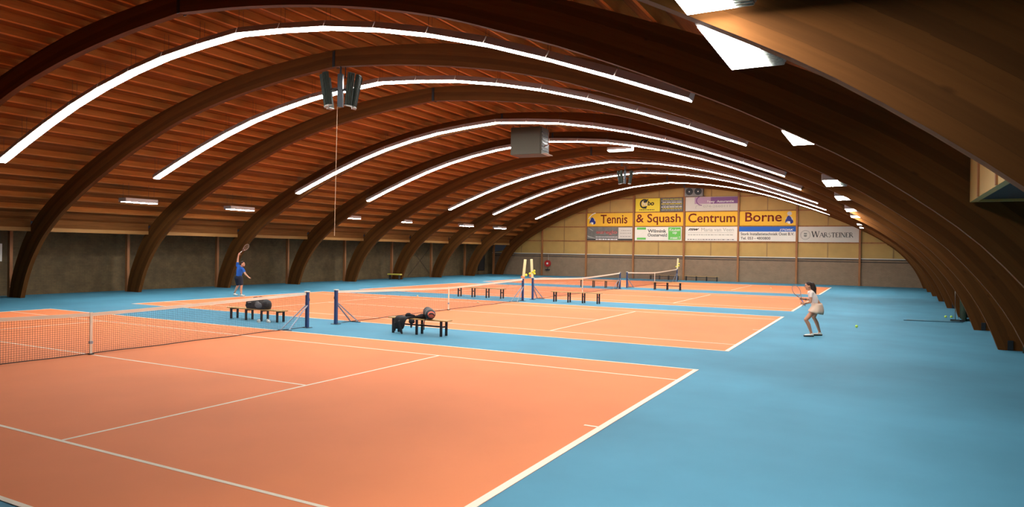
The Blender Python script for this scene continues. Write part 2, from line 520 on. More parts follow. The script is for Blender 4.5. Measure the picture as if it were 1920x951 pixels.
for sgn, wx in ((-1, WL), (1, WR)):
    nm = 'left' if sgn < 0 else 'right'
    x0 = XC + sgn * 17.32
    for ya, yb_ in zip([YF] + [y + BW for y in ARCH_Y], ARCH_Y + [YB - .05]):
        b = B(); box(b, (min(x0, x0 - sgn * .06), ya + .01, 2.94), (max(x0, x0 - sgn * .06), yb_ - .01, 3.11)); link('eave_board', b, M['eave'], ceil)
        b = B(); box(b, (min(x0 + sgn * .02, x0 - sgn * .04), ya + .01, 3.11), (max(x0 + sgn * .02, x0 - sgn * .04), yb_ - .01, 3.48)); link('eave_plank', b, M['eavedark'], ceil)
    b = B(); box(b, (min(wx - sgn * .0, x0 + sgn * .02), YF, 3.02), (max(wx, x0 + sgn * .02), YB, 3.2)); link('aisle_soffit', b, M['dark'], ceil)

# dark doorway in the left wall
d1 = thing('door_1', 'dark doorway in the left wall beside the far arch feet', 'door', (WL, 50.15, 0), kind='structure')
b = B(); box(b, (0.0, -.52, 0.42), (0.035, .52, 2.0)); link('door_leaf', b, M['dark'], d1)
b = B()
for lo, hi in (((0, -.6, .36), (.06, -.52, 2.08)), ((0, .52, .36), (.06, .6, 2.08)), ((0, -.6, 2.0), (.06, .6, 2.08)), ((0, -.6, .36), (.06, .6, .42))): box(b, lo, hi)
link('door_frame', b, M['steel'], d1)
b = B(); box(b, (0, -.75, 0), (.3, .75, .36)); link('step', b, M['leftbrick'], d1)

# ------------------------------------------------------------------ laminated arches
ARCH_LABEL = [
 'laminated timber arch nearest the viewer, its face lit tan by a lamp at upper right',
 'dark laminated timber arch directly behind the nearest tan lit one',
 'laminated timber arch carrying the near green grey heater cluster at its peak',
 'laminated timber arch just beyond the second light line',
 'laminated timber arch whose left foot stands behind the man in blue',
 'laminated timber arch one bay beyond the man in blue, behind the fourth light line',
 'laminated timber arch two bays beyond the man in blue',
 'laminated timber arch with the yellow bench at its left foot and the far heater cluster',
 'laminated timber arch one bay beyond the yellow bench, third from the end wall',
 'laminated timber arch with its left foot beside the dark doorway, second from the end wall',
 'last laminated timber arch, standing against the end wall with the signs']
proto = thing('timber_arch', ARCH_LABEL[0], 'arch', (XC, ARCH_Y[0], 0), 0, 'laminated arches along the hall')
for sgn in (-1, 1):
    link('beam_half', half_beam(sgn), M['beam'], proto)
b = B(); box(b, (-.05, -.015, 8.12), (.05, 0.0, 8.62)); box(b, (-.05, BW, 8.12), (.05, BW + .015, 8.62)); link('ridge_plate', b, M['steel'], proto)
for sgn in (1,):
    b = B()
    box(b, (18.24, -.03, 0), (18.36, 0, .26))
    link('foot_bracket', b, M['steel'], proto)
for k, y in enumerate(ARCH_Y[1:], 1):
    c = copy_tree(proto); c.location = (XC, y, 0); c['label'] = ARCH_LABEL[k]

# ------------------------------------------------------------------ overhanging room at the right
ov = thing('wall_gallery', 'yellow boarded side of an overhanging room at upper right', 'wall', (0, 0, 0), kind='structure')
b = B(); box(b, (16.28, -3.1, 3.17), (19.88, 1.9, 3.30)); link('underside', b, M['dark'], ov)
b = B(); box(b, (16.2, -3.1, 3.14), (16.28, 2.0, 4.3)); link('board_panel', b, M['panel'], ov)
for y in (1.0, -.5, -1.9):
    b = B(); box(b, (16.18, y - .035, 3.14), (16.2, y + .035, 4.25)); link('seam', b, M['post'], ov)
b = B(); box(b, (16.28, 1.9, 3.14), (17.3, 2.0, 4.0)); link('end_panel', b, M['panel'], ov)

# ------------------------------------------------------------------ courts
H, D, S, V = 11.885, 5.485, 4.115, 6.40
CY = [0, 14.077, 27.978, 42.222]
CLAB = ['nearest orange tennis court with cream lines in the foreground', 'second orange tennis court, behind the jacket bench',
        'third orange tennis court, between the two pairs of scored net posts', 'far orange tennis court next to the end wall']
for ci, cy in enumerate(CY):
    t = thing('tennis_court', CLAB[ci], 'tennis court', (0, cy, 0), 0, 'tennis courts side by side', kind='structure')
    b = B(); box(b, (-H, -D, .0005), (H, D, .004)); link('playing_surface', b, M['orange'], t)
    def ln(nm, x0, y0, x1, y1, z=.0065):
        b = B(); box(b, (x0, y0, .004), (x1, y1, z)); link(nm, b, M['line'], t)
    for s_ in (-1, 1):
        ln('baseline', min(s_*H, s_*(H-.1)), -D, max(s_*H, s_*(H-.1)), D, .007)
        ln('doubles_sideline', -H, min(s_*D, s_*(D-.06)), H, max(s_*D, s_*(D-.06)))
        ln('singles_sideline', -H, min(s_*S, s_*(S-.05)), H, max(s_*S, s_*(S-.05)), .006)
        ln('service_line', min(s_*V, s_*(V-.05)), -S, max(s_*V, s_*(V-.05)), S, .0062)
        ln('centre_mark', min(s_*(H-.1), s_*(H-.3)), -.025, max(s_*(H-.1), s_*(H-.3)), .025, .0066)
    ln('centre_service_line', -V, -.025, V, .025, .0058)

# ------------------------------------------------------------------ fluorescent light lines
LZ, _ = resample([(12.15, 5.26), (10.75, 5.80), (8.6, 6.57), (7.0, 7.06), (5.25, 7.49), (3.2, 7.85), (1.5, 8.02), (0, 8.12)], 9)
def light_line():
    root = thing('light_line', '', 'ceiling light', (XC, 0, 0), 0, 'curved lines of fluorescent lamps')
    knots = [(-s, z) for s, z in LZ] + [(s, z) for s, z in LZ[::-1][1:]]
    for (x0, z0), (x1, z1) in zip(knots, knots[1:]):
        d = Vector((x1 - x0, 0, z1 - z0)); L = d.length; d.normalize()
        up = Vector((-d.z, 0, d.x))
        if up.z < 0: up = -up
        m = Matrix(((d.x, 0, up.x, x0), (0, 1, 0, 0), (d.z, 0, up.z, z0), (0, 0, 0, 1)))
        b = B()
        yw, yt = .185, .13
        g = .012
        vs = [m @ Vector(p) for p in ((g,-yw,.012),(L-g,-yw,.012),(L-g,yw,.012),(g,yw,.012),(g,-yt,.17),(L-g,-yt,.17),(L-g,yt,.17),(g,yt,.17))]
        v = [b.verts.new(p) for p in vs]
        for f in ((0,3,2,1),(4,5,6,7),(0,1,5,4),(1,2,6,5),(2,3,7,6),(3,0,4,7)): b.faces.new([v[i] for i in f])
        bmesh.ops.recalc_face_normals(b, faces=b.faces)
        lum = link('luminaire', b, M['housing'], root)
        b = B(); box(b, (g + .004, -.128, -.012), (L - g - .004, .128, .011), m); link('diffuser', b, M['tube'], lum)
    for j, (x, z) in enumerate(knots):
        zt = ztop(x + XC) + .12
        b = B()
        for dy in (-.07, .07): tube(b, [(x, dy, z + .16), (x, dy, zt)], .005, 4)
        link('hanger_wires', b, M['wire'], root)
    return root
LY = [4.0, 9.9, 18.0, 23.70, 32.6, 39.0, 46.6]
LLAB = ['nearest and longest curved line of white fluorescent lamps', 'second curved line of white lamps, passing behind the near heater cluster',
        'third curved line of white lamps, just above the hanging grey box', 'fourth curved line of white lamps, hidden in part by the hanging grey box',
        'fifth curved line of white lamps from the front', 'sixth curved line of white lamps, crossing behind the far heater cluster',
        'farthest curved line of white lamps, in front of the signs']
lp = light_line()
for k, y in enumerate(LY):
    o = lp if k == 0 else copy_tree(lp)
    o.location = (XC, y, 0); o['label'] = LLAB[k]

# ------------------------------------------------------------------ side lamps
def side_lamp():
    root = thing('side_lamp', '', 'lamp', (0, 0, 0), 0, 'louvred side lamps below the vault')
    b = B(); x, y = .27, .76
    box(b, (-x, -y, .03), (x, y, .20)); bevel(b, .012, 1); hs = link('housing', b, M['housing'], root)
    b = B(); box(b, (-x + .02, -y + .02, .012), (x - .15, y - .02, .032)); link('diffuser', b, M['lamp'], root)
    b = B(); box(b, (x - .15, -y + .02, .015), (x - .012, y - .02, .032))
    for j in range(24): box(b, (x - .15, -y + .04 + j * .062, .0), (x - .014, -y + .048 + j * .062, .016))
    link('louvre', b, M['louvre'], root)
    b = B()
    for sx, sy in ((-.2, -.6), (.2, -.6), (-.2, .6), (.2, .6)): tube(b, [(sx, sy, .2), (sx, sy, .85)], .006, 4)
    link('hanger_wires', b, M['wire'], root)
    return root
sl = side_lamp()
RL = [(-4.2, 'white side lamp in front of the nearest arch at the top edge'), (-2.38, 'white side lamp half hidden behind the nearest tan lit arch'),
      (3.1, 'white side lamp on the right cut off to a triangle by the second arch'), (11.05, 'white side lamp on the right with its grey end showing, above the Warsteiner sign side'),
      (16.35, 'white side lamp on the right one step beyond the lamp with a grey end'), (23.1, 'small far white lamp on the right, first of the last four'),
      (28.55, 'small far white lamp on the right, second of the last four'), (38.0, 'small far white lamp on the right, third of the last four'), (43.4, 'farthest white lamp on the right, lighting the last arches')]
LL = [(10.4, 'long white lamp on the left, nearest of its row, left of the man'), (15.9, 'long white lamp on the left, right above the man in blue'),
      (24.9, 'long white lamp on the left, third of its row past the hanging cord'), (30.4, 'long white lamp on the left, fourth of its row above the yellow bench'),
      (38.0, 'long white lamp on the left, fifth of its row lighting an arch'), (43.5, 'long white lamp on the left, last of its row near the end wall')]
first = True
for xx, rows_, flip in ((14.06, RL, 0), (-14.25, LL, math.pi)):
    for y, lab in rows_:
        o = sl if first else copy_tree(sl); first = False
        o.location = (-14.75 if y in (24.9, 30.4) else xx, y, 4.28); o.rotation_euler = (0, 0, flip); o['label'] = lab

# flood lamp beside the fourth line
fl = thing('louvred_lamp', 'short louvred white lamp hanging at the crown of the fourth light line', 'lamp', (3.8, 23.35, 7.40))
b = B(); box(b, (-.62, -.2, 0.02), (.62, .2, .14)); bevel(b, .01, 1); link('housing', b, M['housing'], fl)
b = B(); box(b, (-.6, -.18, -.01), (.6, .18, .022)); link('diffuser', b, M['lamp'], fl)
b = B()
for j in range(22): box(b, (-.6 + j * .055, -.19, -.05), (-.588 + j * .055, .19, -.01))
link('louvre', b, M['heaterlip'], fl)
b = B()
for sx in (-.5, .5): tube(b, [(sx, 0, .14), (sx, 0, 1.15)], .006, 4)
link('hanger_wires', b, M['wire'], fl)

# ------------------------------------------------------------------ nets
NP = [(-6.4, 6.4)] * 4
def nz(t): return .914 + (1.06 - .914) * abs(t) ** 1.25
NLAB = ['near tennis net stretched over the foreground court', 'tennis net of the second court, behind the jacket bench', 'tennis net of the third court, between two score counters', 'farthest tennis net, in front of the end wall']
def make_net():
    root = thing('tennis_net', NLAB[0], 'tennis net', (0, 0, 0), 0, 'tennis nets')
    b = B(); r = .0023; y0 = 6.36
    n = int(2 * y0 / .048)
    def quadbar(p, q, w_):
        p, q = Vector(p), Vector(q); d = (q - p).normalized(); s = d.cross(Vector((1, 0, 0))).normalized() * w_; u = Vector((w_, 0, 0))
        A = [b.verts.new(p + e) for e in (s, u, -s, -u)]; Q = [b.verts.new(q + e) for e in (s, u, -s, -u)]
        for k in range(4): b.faces.new((A[k], A[(k+1) % 4], Q[(k+1) % 4], Q[k]))
    for i in range(n + 1):
        y = -y0 + 2 * y0 * i / n; top = nz(y / y0) - .03
        quadbar((0, y, .03), (0, y, top), r)
    for j in range(1, 20):
        f = j / 19.5
        pts = [(0, y, .03 + f * (nz(y / y0) - .06)) for y in np.linspace(-y0, y0, 13)]
        for p, q in zip(pts, pts[1:]): quadbar(p, q, r)
    link('netting', b, M['net'], root)
    b = B(); pts = np.linspace(-y0, y0, 25)
    for ya, yc in zip(pts, pts[1:]):
        za, zc = nz(ya / y0), nz(yc / y0)
        v = [b.verts.new(p) for p in ((-.008, ya, za - .075), (-.008, yc, zc - .075), (-.008, yc, zc), (-.008, ya, za), (.008, ya, za - .075), (.008, yc, zc - .075), (.008, yc, zc), (.008, ya, za))]
        for f in ((0,1,2,3),(7,6,5,4),(3,2,6,7),(1,0,4,5)): b.faces.new([v[i] for i in f])
    bmesh.ops.remove_doubles(b, verts=b.verts, dist=1e-4)
    bmesh.ops.recalc_face_normals(b, faces=b.faces)
    link('headband', b, M['tape'], root)
    b = B(); tube(b, [(0, y, .03 + .006 * math.sin(y * 3)) for y in np.linspace(-y0, y0, 40)], .011, 6); link('bottom_cord', b, M['net'], root)
    b = B(); box(b, (-.014, -.028, .01), (.014, .028, .925)); st = link('centre_strap', b, M['tape'], root)
    b = B(); box(b, (-.026, -.036, .24), (.026, .036, .30)); link('buckle', b, M['brace'], st)
    b = B(); box(b, (-.04, -.05, .006), (.04, .05, .03)); link('floor_anchor', b, M['steel'], st)
    return root
net = make_net()
for k, cy in enumerate(CY):
    o = net if k == 0 else copy_tree(net)
    o.location = (0, cy, 0); o['label'] = NLAB[k]

def make_post():
    root = thing('net_post', '', 'net post', (0, 0, 0), 0, 'net posts')     # local +y is away from its net
    b = B(); box(b, (-.045, -.045, .012), (.045, .045, 1.07)); bevel(b, .008, 2); link('upright', b, M['postblue'], root)
    b = B(); box(b, (-.06, -.075, 1.07), (.06, .06, 1.1)); bevel(b, .008, 1); link('cap', b, M['tape'], root)
    b = B(); box(b, (-.12, -.1, 0), (.12, .1, .014)); link('base_plate', b, M['steel'], root)
    b = B(); tube(b, [(0, 0.05, .8), (0, .085, .8), (0, .085, .88)], .012, 6); link('crank', b, M['steel'], root)
    for sx in (-1, 1):
        b = B(); bar(b, (sx * .035, -.03, .68), (sx * .16, -.86, .02), .035, .025); link('brace', b, M['brace'], root)
    b = B(); box(b, (-.24, -.9, 0), (.24, -.83, .018)); link('foot_bar', b, M['steel'], root)
    return root
pp = make_post()
PL = [(0, -1, None), (0, 1, 'dark blue net post at the far end of the near net, beside the bag bench'), (1, -1, 'dark blue net post at the near end of the second net'),
      (1, 1, 'net post holding the left one of the two paired score counters'), (2, -1, 'net post holding the right one of the two paired score counters'), (2, 1, 'net post at the far end of the third net, without a score counter'),
      (3, -1, 'net post at the near end of the farthest net'), (3, 1, 'net post at the far end of the farthest net, under a score counter')]
first = True
for c_, s_, lab in PL:
    if lab is None: continue
    o = pp if first else copy_tree(pp); first = False
    o.location = (0, CY[c_] + s_ * 6.42, 0); o.rotation_euler = (0, 0, 0 if s_ > 0 else math.pi); o['label'] = lab

# score counters on posts
def score(name, loc, lab, tilt, marks, hgt=.9):
    t = thing(name, lab, 'score counter', loc, 0, 'score counters on net posts'); t.rotation_euler = (0, tilt, math.radians(28))
    b = B(); box(b, (-.065, -.02, .0), (.065, .02, hgt)); bevel(b, .01, 1); link('board', b, M['scorecream'], t)
    for dx, z, mk, r in marks:
        b = B(); ball(b, (dx, -.025, z), (r, r * .7, r), 10, 7); link('counter', b, M[mk], t)
score('score_counter', (0.02, 20.50, 1.1), 'cream score counter leaning on the left one of the paired posts', math.radians(5), [(.12, .16, 'scoreyellow', .06), (-.08, .05, 'scorered', .055), (.02, .03, 'scorered', .05)])
score('score_counter', (-.04, 21.56, 1.1), 'cream score counter upright on the right one of the paired posts, four yellow markers', math.radians(-3), [(.12, .32, 'scoreyellow', .055), (.12, .19, 'scoreyellow', .06), (-.11, .19, 'scoreyellow', .06), (.04, .25, 'scoreyellow', .06), (-.1, .07, 'scorered', .055)])
score('score_counter', (0.02, 48.64, 1.1), 'cream score counter on the farthest net post by the end wall', math.radians(3), [(.12, .42, 'scoreyellow', .06), (.1, .24, 'scoreyellow', .06), (-.12, .16, 'scoreyellow', .06)], .85)

# ------------------------------------------------------------------ benches
def bench(lab, x0, x1, y, frames, h=.45, stretcher=None, over=.18, bar_z=.26, dep=.26, group='benches between the courts'):
    xc = (x0 + x1) / 2
    t = thing('bench', lab, 'bench', (xc, y, 0), 0, group)
    b = B(); box(b, (x0 - xc - over, -dep / 2 - .03, h - .03), (x1 - xc + over, dep / 2 + .03, h)); bevel(b, .006, 1); link('seat', b, M['benchwood'], t)
    for k in range(frames):
        x = x0 - xc + (x1 - x0) * k / (frames - 1)
        for sy in (-1, 1):
            b = B(); box(b, (x - .028, sy * dep / 2 - .026, 0.004), (x + .028, sy * dep / 2 + .026, h - .03)); link('leg', b, M['benchleg'], t)
        b = B(); box(b, (x - .022, -dep / 2, h - .075 if stretcher is None else bar_z - .02), (x + .022, dep / 2, h - .03 if stretcher is None else bar_z + .02)); link('cross_bar', b, M['benchleg'], t)
    if stretcher:
        b = B(); box(b, (x0 - xc, -.02, bar_z - .02), (x1 - xc, .02, bar_z + .02)); link('stretcher', b, M['benchleg'], t)
    return t
bench('low wooden bench with four black frames under the black sports bag', -3.92, -1.78, 7.05, 4, .38)
bench('wooden bench with three black frames holding the jacket and racket bag', 2.85, 4.5, 7.05, 3, .45, True)
def hbench(lab, x0, x1, y):
    t = bench(lab, x0, x1, y, 4, .5, None, .15, .3)
    for o in t.children:
        if o.name.startswith('cross_bar'): o.location.z = -.14
    return t
hbench('wooden bench with four H-shaped frames behind the second net', -4.0, -1.5, 21.15)
hbench('wooden bench with four H-shaped frames right of the paired score counters', 1.45, 3.65, 21.05)
bench('small far bench seen through the third net', -2.92, -.3, 34.9, 4, .48)
bench('dark far bench with three frames in front of the farthest net', 2.11, 3.77, 35.2, 3, .5, True, bar_z=.28)
bench('low dark bench against the end wall, half behind the farthest net', -3.2, -.75, 51.75, 4, .42, True, bar_z=.3, group='benches against the end wall')
bench('low dark bench against the end wall, right of the farthest net post', .0, 2.65, 51.75, 4, .42, True, bar_z=.3, group='benches against the end wall')

yb_ = thing('yellow_bench', 'low yellow bench in front of an arch foot by the left wall', 'bench', (-18.45, 34.3, 0))
b = B(); box(b, (-.63, -.13, .36), (.63, .13, .46)); bevel(b, .01, 1); link('seat', b, M['yellow'], yb_)
for sx in (-.45, .45):
    b = B(); box(b, (sx - .03, -.1, 0), (sx + .03, .1, .36)); link('leg', b, M['dark'], yb_)

# ------------------------------------------------------------------ things on and under the benches
t = thing('sports_bag', 'large black sports bag with grey side patch on the low bench', 'bag', (-2.77, 7.05, .38))
b = B()
for x in np.linspace(-.36, .36, 7):
    ball(b, (x, 0, .16), (.16, .17, .165))
box(b, (-.42, -.15, .005), (.42, .15, .2))
ball(b, (-.45, 0, .1), (.09, .14, .1)); ball(b, (.44, 0, .12), (.06, .14, .12))
ball(b, (.1, -.02, .3), (.3, .1, .07)); ball(b, (-.25, 0, .29), (.18, .11, .05))
b = blob(b, .014, 5); link('body', b, M['bagblack'], t, True)
b = B(); ball(b, (.16, -.155, .13), (.17, .045, .1)); ball(b, (.1, -.15, .19), (.09, .04, .08)); b = blob(b, .01, 4); link('side_patch', b, M['baggrey'], t, True)
b = B(); bar(b, (-.3, -.175, .2), (-.17, -.178, .215), .012, .03, (0, -1, 0)); link('white_mark', b, M['white'], t)
for sy in (-.1, .08):
    b = B(); tube(b, [(-.2, sy, .3), (-.12, sy * 1.1, .37), (0, sy, .39), (.14, sy, .38), (.22, sy, .31)], .013, 6); link('handle', b, M['black'], t, True)

def shoe_bm(L=.29, high=0):
    b = B()
    capsule(b, (-.09, 0, .035), .036, (.1, 0, .032), .042)
    ball(b, (-.085, 0, .06), (.05, .037, .05)); ball(b, (.0, 0, .055), (.09, .036, .04))
    capsule(b, (-.1, 0, .018), .018, (.11, .0, .018), .018)
    return blob(b, .008, 3)
SL = ['white sports shoe lying under the low bench, toe to the left', 'white sports shoe under the low bench, right one of the pair']
for k, (x, y, a) in enumerate([(-2.28, 6.62, 2.6), (-2.02, 6.78, -.5)]):
    t = thing('sports_shoe', SL[k], 'shoe', (x, y, 0.002), a, 'pair of white shoes under the bench')
    link('upper', shoe_bm(), M['shoe'], t, True)
    b = B(); ball(b, (-.02, 0, .092), (.05, .018, .012)); link('laces', b, M['baggrey'], t, True)
    b = B(); box(b, (-.12, -.036, 0), (.13, .036, .016)); bevel(b, .007, 1); link('sole', b, M['white'], t)

# jacket over the bench
t = thing('jacket', 'black jacket draped over the left end of the jacket bench, sleeves hanging', 'jacket', (3.15, 7.0, 0))
b = B()
def drape(bm, xs, top_y, path, th):
    """cloth strip: path of (y,z) points, ragged width"""
    rows = []
    for (y, z, xa, xb) in path:
        rows.append([(xa + (xb - xa) * k / 6, y + .012 * math.sin(k * 2.1 + z * 9), z) for k in range(7)])
    for side, off in ((0, 0), (1, th)):
        pass
    F = [[bm.verts.new(p) for p in r] for r in rows]
    for a, c in zip(F, F[1:]):
        for k in range(6): bm.faces.new((a[k], a[k+1], c[k+1], c[k]))
drape(b, None, 0, [(.2, .42, -.02, .42), (.18, .478, -.04, .42), (.0, .49, -.1, .38), (-.16, .485, -.14, .30), (-.205, .42, -.15, .24), (-.215, .32, -.16, .2), (-.21, .22, -.2, .18), (-.21, .14, -.15, .14)], .02)
b = evaluated(b, [('SUBSURF', dict(levels=2, render_levels=2)), ('SOLIDIFY', dict(thickness=.03, offset=0))])
link('body', b, M['black'], t, True)
b = B(); capsule(b, (.03, -.22, .34), .055, (.1, -.235, .08), .038); capsule(b, (.1, -.235, .08), .036, (.13, -.24, .03), .028); b = blob(b, .012, 4); link('sleeve', b, M['black'], t, True)
b = B(); capsule(b, (-.12, -.21, .3), .045, (-.14, -.22, .1), .03); b = blob(b, .012, 4); link('sleeve', b, M['black'], t, True)
b = B(); capsule(b, (.16, -.06, .53), .05, (.36, .02, .52), .03); ball(b, (.2, -.03, .56), (.08, .06, .04)); b = blob(b, .012, 4); link('collar', b, M['black'], t, True)

t = thing('black_pouch', 'small black pouch hanging from the jacket bench beside the jacket', 'pouch', (3.52, 6.88, .0))
b = B(); capsule(b, (-.04, 0, .36), .05, (.06, 0, .37), .05); capsule(b, (0, 0, .3), .04, (-.01, 0, .2), .022); box(b, (-.08, -.03, .32), (.09, .03, .425)); b = blob(b, .012, 4); link('body', b, M['black'], t, True)
b = B(); tube(b, [(0, 0, .4), (0, .05, .462), (0, .2, .466)], .012, 6); link('strap', b, M['black'], t, True)

t = thing('crumpled_top', 'black crumpled top lying on the jacket bench left of the racket bag', 'clothing', (3.72, 7.05, .45))
b = B()
for x, y, z, r in ((-.14, 0, .035, .05), (-.05, .02, .05, .065), (.05, -.02, .07, .075), (.1, .03, .06, .07), (0, .05, .04, .06)): ball(b, (x, y, z), (r * 1.25, r * 1.3, r))
b = blob(b, .012, 3); link('cloth', b, M['black'], t, True)

t = thing('racket_bag', 'black racket bag with round red and black end on the jacket bench', 'bag', (4.02, 7.05, .45))
b = B(); ax = Vector((.55, -.83, 0)).normalized()
p0 = Vector((-.13, .12, .165)); p1 = Vector((.10, -.11, .15))
capsule(b, p0, .155, p1, .14, 18); ball(b, p0 + Vector((-.03, 0, .02)), (.13, .13, .15)); b = blob(b, .014, 4); link('body', b, M['bagblack'], t, True)
b = B(); dd = (p1 - p0).normalized(); tube(b, [p0 + (p1 - p0) * .95, p0 + (p1 - p0) * 1.0], .148, 24); link('grey_band', b, M['baggrey'], t, True)
b = B(); c = p1 + dd * .125; tube(b, [c, c + dd * .03, c + dd * .04], [.10, .092, .06], 20); ec = link('end_cap', b, M['bagred'], t, True)
b = B(); u_, v_ = frame_of(dd)
tube(b, [c + dd * .045 + u_ * math.cos(a) * .07 + v_ * math.sin(a) * .045 for a in np.linspace(.2, 3.3, 9)], .018, 6); link('end_pocket', b, M['bagblack'], ec, True)
b = B(); tube(b, [(.02, -.1, .05), (-.02, -.2, .01), (-.03, -.22, -.12), (-.03, -.22, -.28)], .012, 6); link('strap', b, M['black'], t, True)

# ------------------------------------------------------------------ balls
BL = [(14.46, 16.79, 'ball', 'bright green tennis ball on the blue floor right of the woman', .045), (-5.41, 19.44, 'balloff', 'pale tennis ball by the far edge of the second court', .042), (-.88, 17.8, 'balloff', 'pale tennis ball beside the second net', .042),
      (8.36, 41.9, 'balloff', 'tiny pale tennis ball on the far court', .045), (17.42, 23.2, 'ball', 'green tennis ball by the right arch feet, left of two', .045), (17.62, 23.32, 'ball', 'green tennis ball by the right arch feet, right of two', .045)]
for x, y, mk, lab, r in BL:
    b = B(); ball(b, (0, 0, 0), r, 20, 12)
    o = link('tennis_ball', b, M[mk], None, True); o.location = (x, y, r + .006); tag(o, lab, 'ball', 'loose tennis balls')
    b = B(); tube(b, [(r * 1.0 * math.cos(a) * math.sqrt(max(0, 1 - .25 * math.sin(2 * a) ** 2)), r * math.sin(a) * math.sqrt(max(0, 1 - .25 * math.sin(2 * a) ** 2)), r * .5 * math.sin(2 * a)) for a in np.linspace(0, 2 * math.pi, 33)], .002, 5); link('seam_line', b, M['white'], o, True)

# court brush with pole at right
t = thing('drag_brush', 'long thin dark drag brush lying on the blue floor at right', 'brush', (16.9, 21.05, 0), math.radians(13))
b = B(); box(b, (-1.0, -.03, .005), (.95, .03, .025)); link('bristle_bar', b, flat('brush_dark', (.035, .10, .14), .8), t)
b = B(); tube(b, [(-.9, 0, .04), (0.9, .18, .05)], .008, 6); link('pull_cord', b, M['pole'], t)
t = thing('floor_squeegee', 'pale upright squeegee pole standing before the right arch feet', 'squeegee', (17.62, 21.7, 0))
b = B(); tube(b, [(0, 0, .05), (-.02, .03, 1.5)], .018, 8); link('pole', b, M['pole'], t, True)
b = B(); box(b, (-.16, -.04, 0.004), (.3, .04, .07)); link('blade', b, M['steel'], t)
b = B(); tube(b, [(0.12, 0, .06), (0, .01, .5)], .012, 6); link('strut', b, M['pole'], t)
for k, (xx_, ya, yb2, lab) in enumerate([(17.95, 21.95, 23.3, 'dark green net curtain gathered behind the squeegee pole and green balls'), (18.4, 9.6, 12.6, 'dark green net curtain at the right picture edge beside the nearest visible arch foot')]):
    b = B(); n = 40
    A = [(xx_ + .05 * math.sin(i * 1.9), ya + (yb2 - ya) * i / n) for i in range(n + 1)]
    lo = [b.verts.new((x, y, .01)) for x, y in A]; hi = [b.verts.new((x + .05 * math.sin(y * 7), y, 2.0)) for x, y in A]
    for i in range(n): b.faces.new((lo[i], lo[i+1], hi[i+1], hi[i]))
    b = evaluated(b, [('SOLIDIFY', dict(thickness=.02, offset=0))])
    tag(link('net_curtain', b, M['green'], None, True), lab, 'net curtain', 'green net curtains along the right side')

# pale notice on the left wall
o = B(); box(o, (0, -.2, -.4), (.03, .22, .4)); o = link('notice_board', o, M['white'], None); o.location = (WL, 7.47, 1.98); tag(o, 'pale notice board on the left wall at the picture edge', 'notice board')

# ------------------------------------------------------------------ ceiling heaters
def heater(lab, loc, s, cord=None):
    t = thing('radiant_heater', lab, 'heater', loc, math.radians(28), 'heater clusters at the ridge')
    t.scale = (s, s, s)
    b = B(); box(b, (-.08, -.08, -.02), (.08, .08, 1.0)); link('core', b, M['steel'], t)
    b = B(); tube(b, [(0, 0, 1.0), (0, 0, 1.62)], .045, 8); tube(b, [(.14, .05, .9), (.14, .05, 1.25), (.02, .03, 1.4)], .02, 6); link('hanger', b, M['steel'], t)
    for k, (a, lean) in enumerate(((150, 9), (188, 9), (228, 8), (318, 9), (352, 10), (20, 11))):
        a = math.radians(a); c = Vector((math.cos(a), math.sin(a), 0)) * .42
        m = Matrix.Translation((c.x, c.y, 0.0)) @ rotz(a) @ Matrix.Rotation(math.radians(lean), 4, 'Y')
        b = B(); box(b, (-.05, -.10, -.02), (.05, .10, .98), m)
        for j in range(-1, 2): box(b, (.05, j * .06 - .008, 0), (.075, j * .06 + .008, .96), m)
        pn = link('panel', b, M['heater'], t)
        b = B(); box(b, (-.06, -.105, -.05), (.08, .105, -.02), m); link('bottom_lip', b, M['heaterlip'], pn)
        b = B(); bar(b, m @ Vector((-.05, 0, .5)), (0, 0, .5), .03, .03); link('arm', b, M['steel'], t)
    return t
heater('green grey heater cluster of upright panels below the near arch peak', (0.1, 7.62, 6.87), 1.0)
heater('small green grey heater cluster below the far arch peak', (0.05, 34.9, 6.97), .84)
b = B(); tube(b, [(0, .1, .12), (0, .05, 0), (0, 0, -4.05)], .009, 6)
o = link('pull_cord', b, flat('pale_cord', (.62, .42, .25), .7), None); o.location = (.04, 7.5, 6.84); tag(o, 'long thin pale pull cord hanging from the near heater cluster', 'cord')

# hanging air heater box
t = thing('air_heater', 'grey metal air heater box hanging under the middle of the vault', 'air heater', (0.0, 20.95, 7.1), math.radians(6))
b = B(); box(b, (-.98, .0, 0), (.56, 1.15, 1.34)); bevel(b, .02, 1); link('casing', b, M['boxmetal'], t)
b = B(); box(b, (.56, .04, .02), (.62, 1.11, 1.32)); link('side_frame', b, M['boxmetal'], t)
b = B(); bar(b, (.62, .55, .02), (.86, .55, .03), 1.0, .02); link('outlet_flap', b, M['heaterlip'], t)
b = B()
for j in range(6): box(b, (.6, .1, .2 + j * .17), (.64, 1.05, .26 + j * .17))
link('louvre', b, M['steel'], t)
b = B()
for sx, sy in ((-.9, .1), (.5, .1), (-.9, 1.05), (.5, 1.05)): tube(b, [(sx, sy, 1.3), (sx, sy, 1.78)], .015, 6)
link('hanger', b, M['steel'], t)
b = B(); tube(b, [(.85, .4, 1.78), (.85, .4, .5), (.62, .4, .4)], .03, 8); link('gas_pipe', b, flat('pipe_brown', (.16, .05, .03), .5), t)

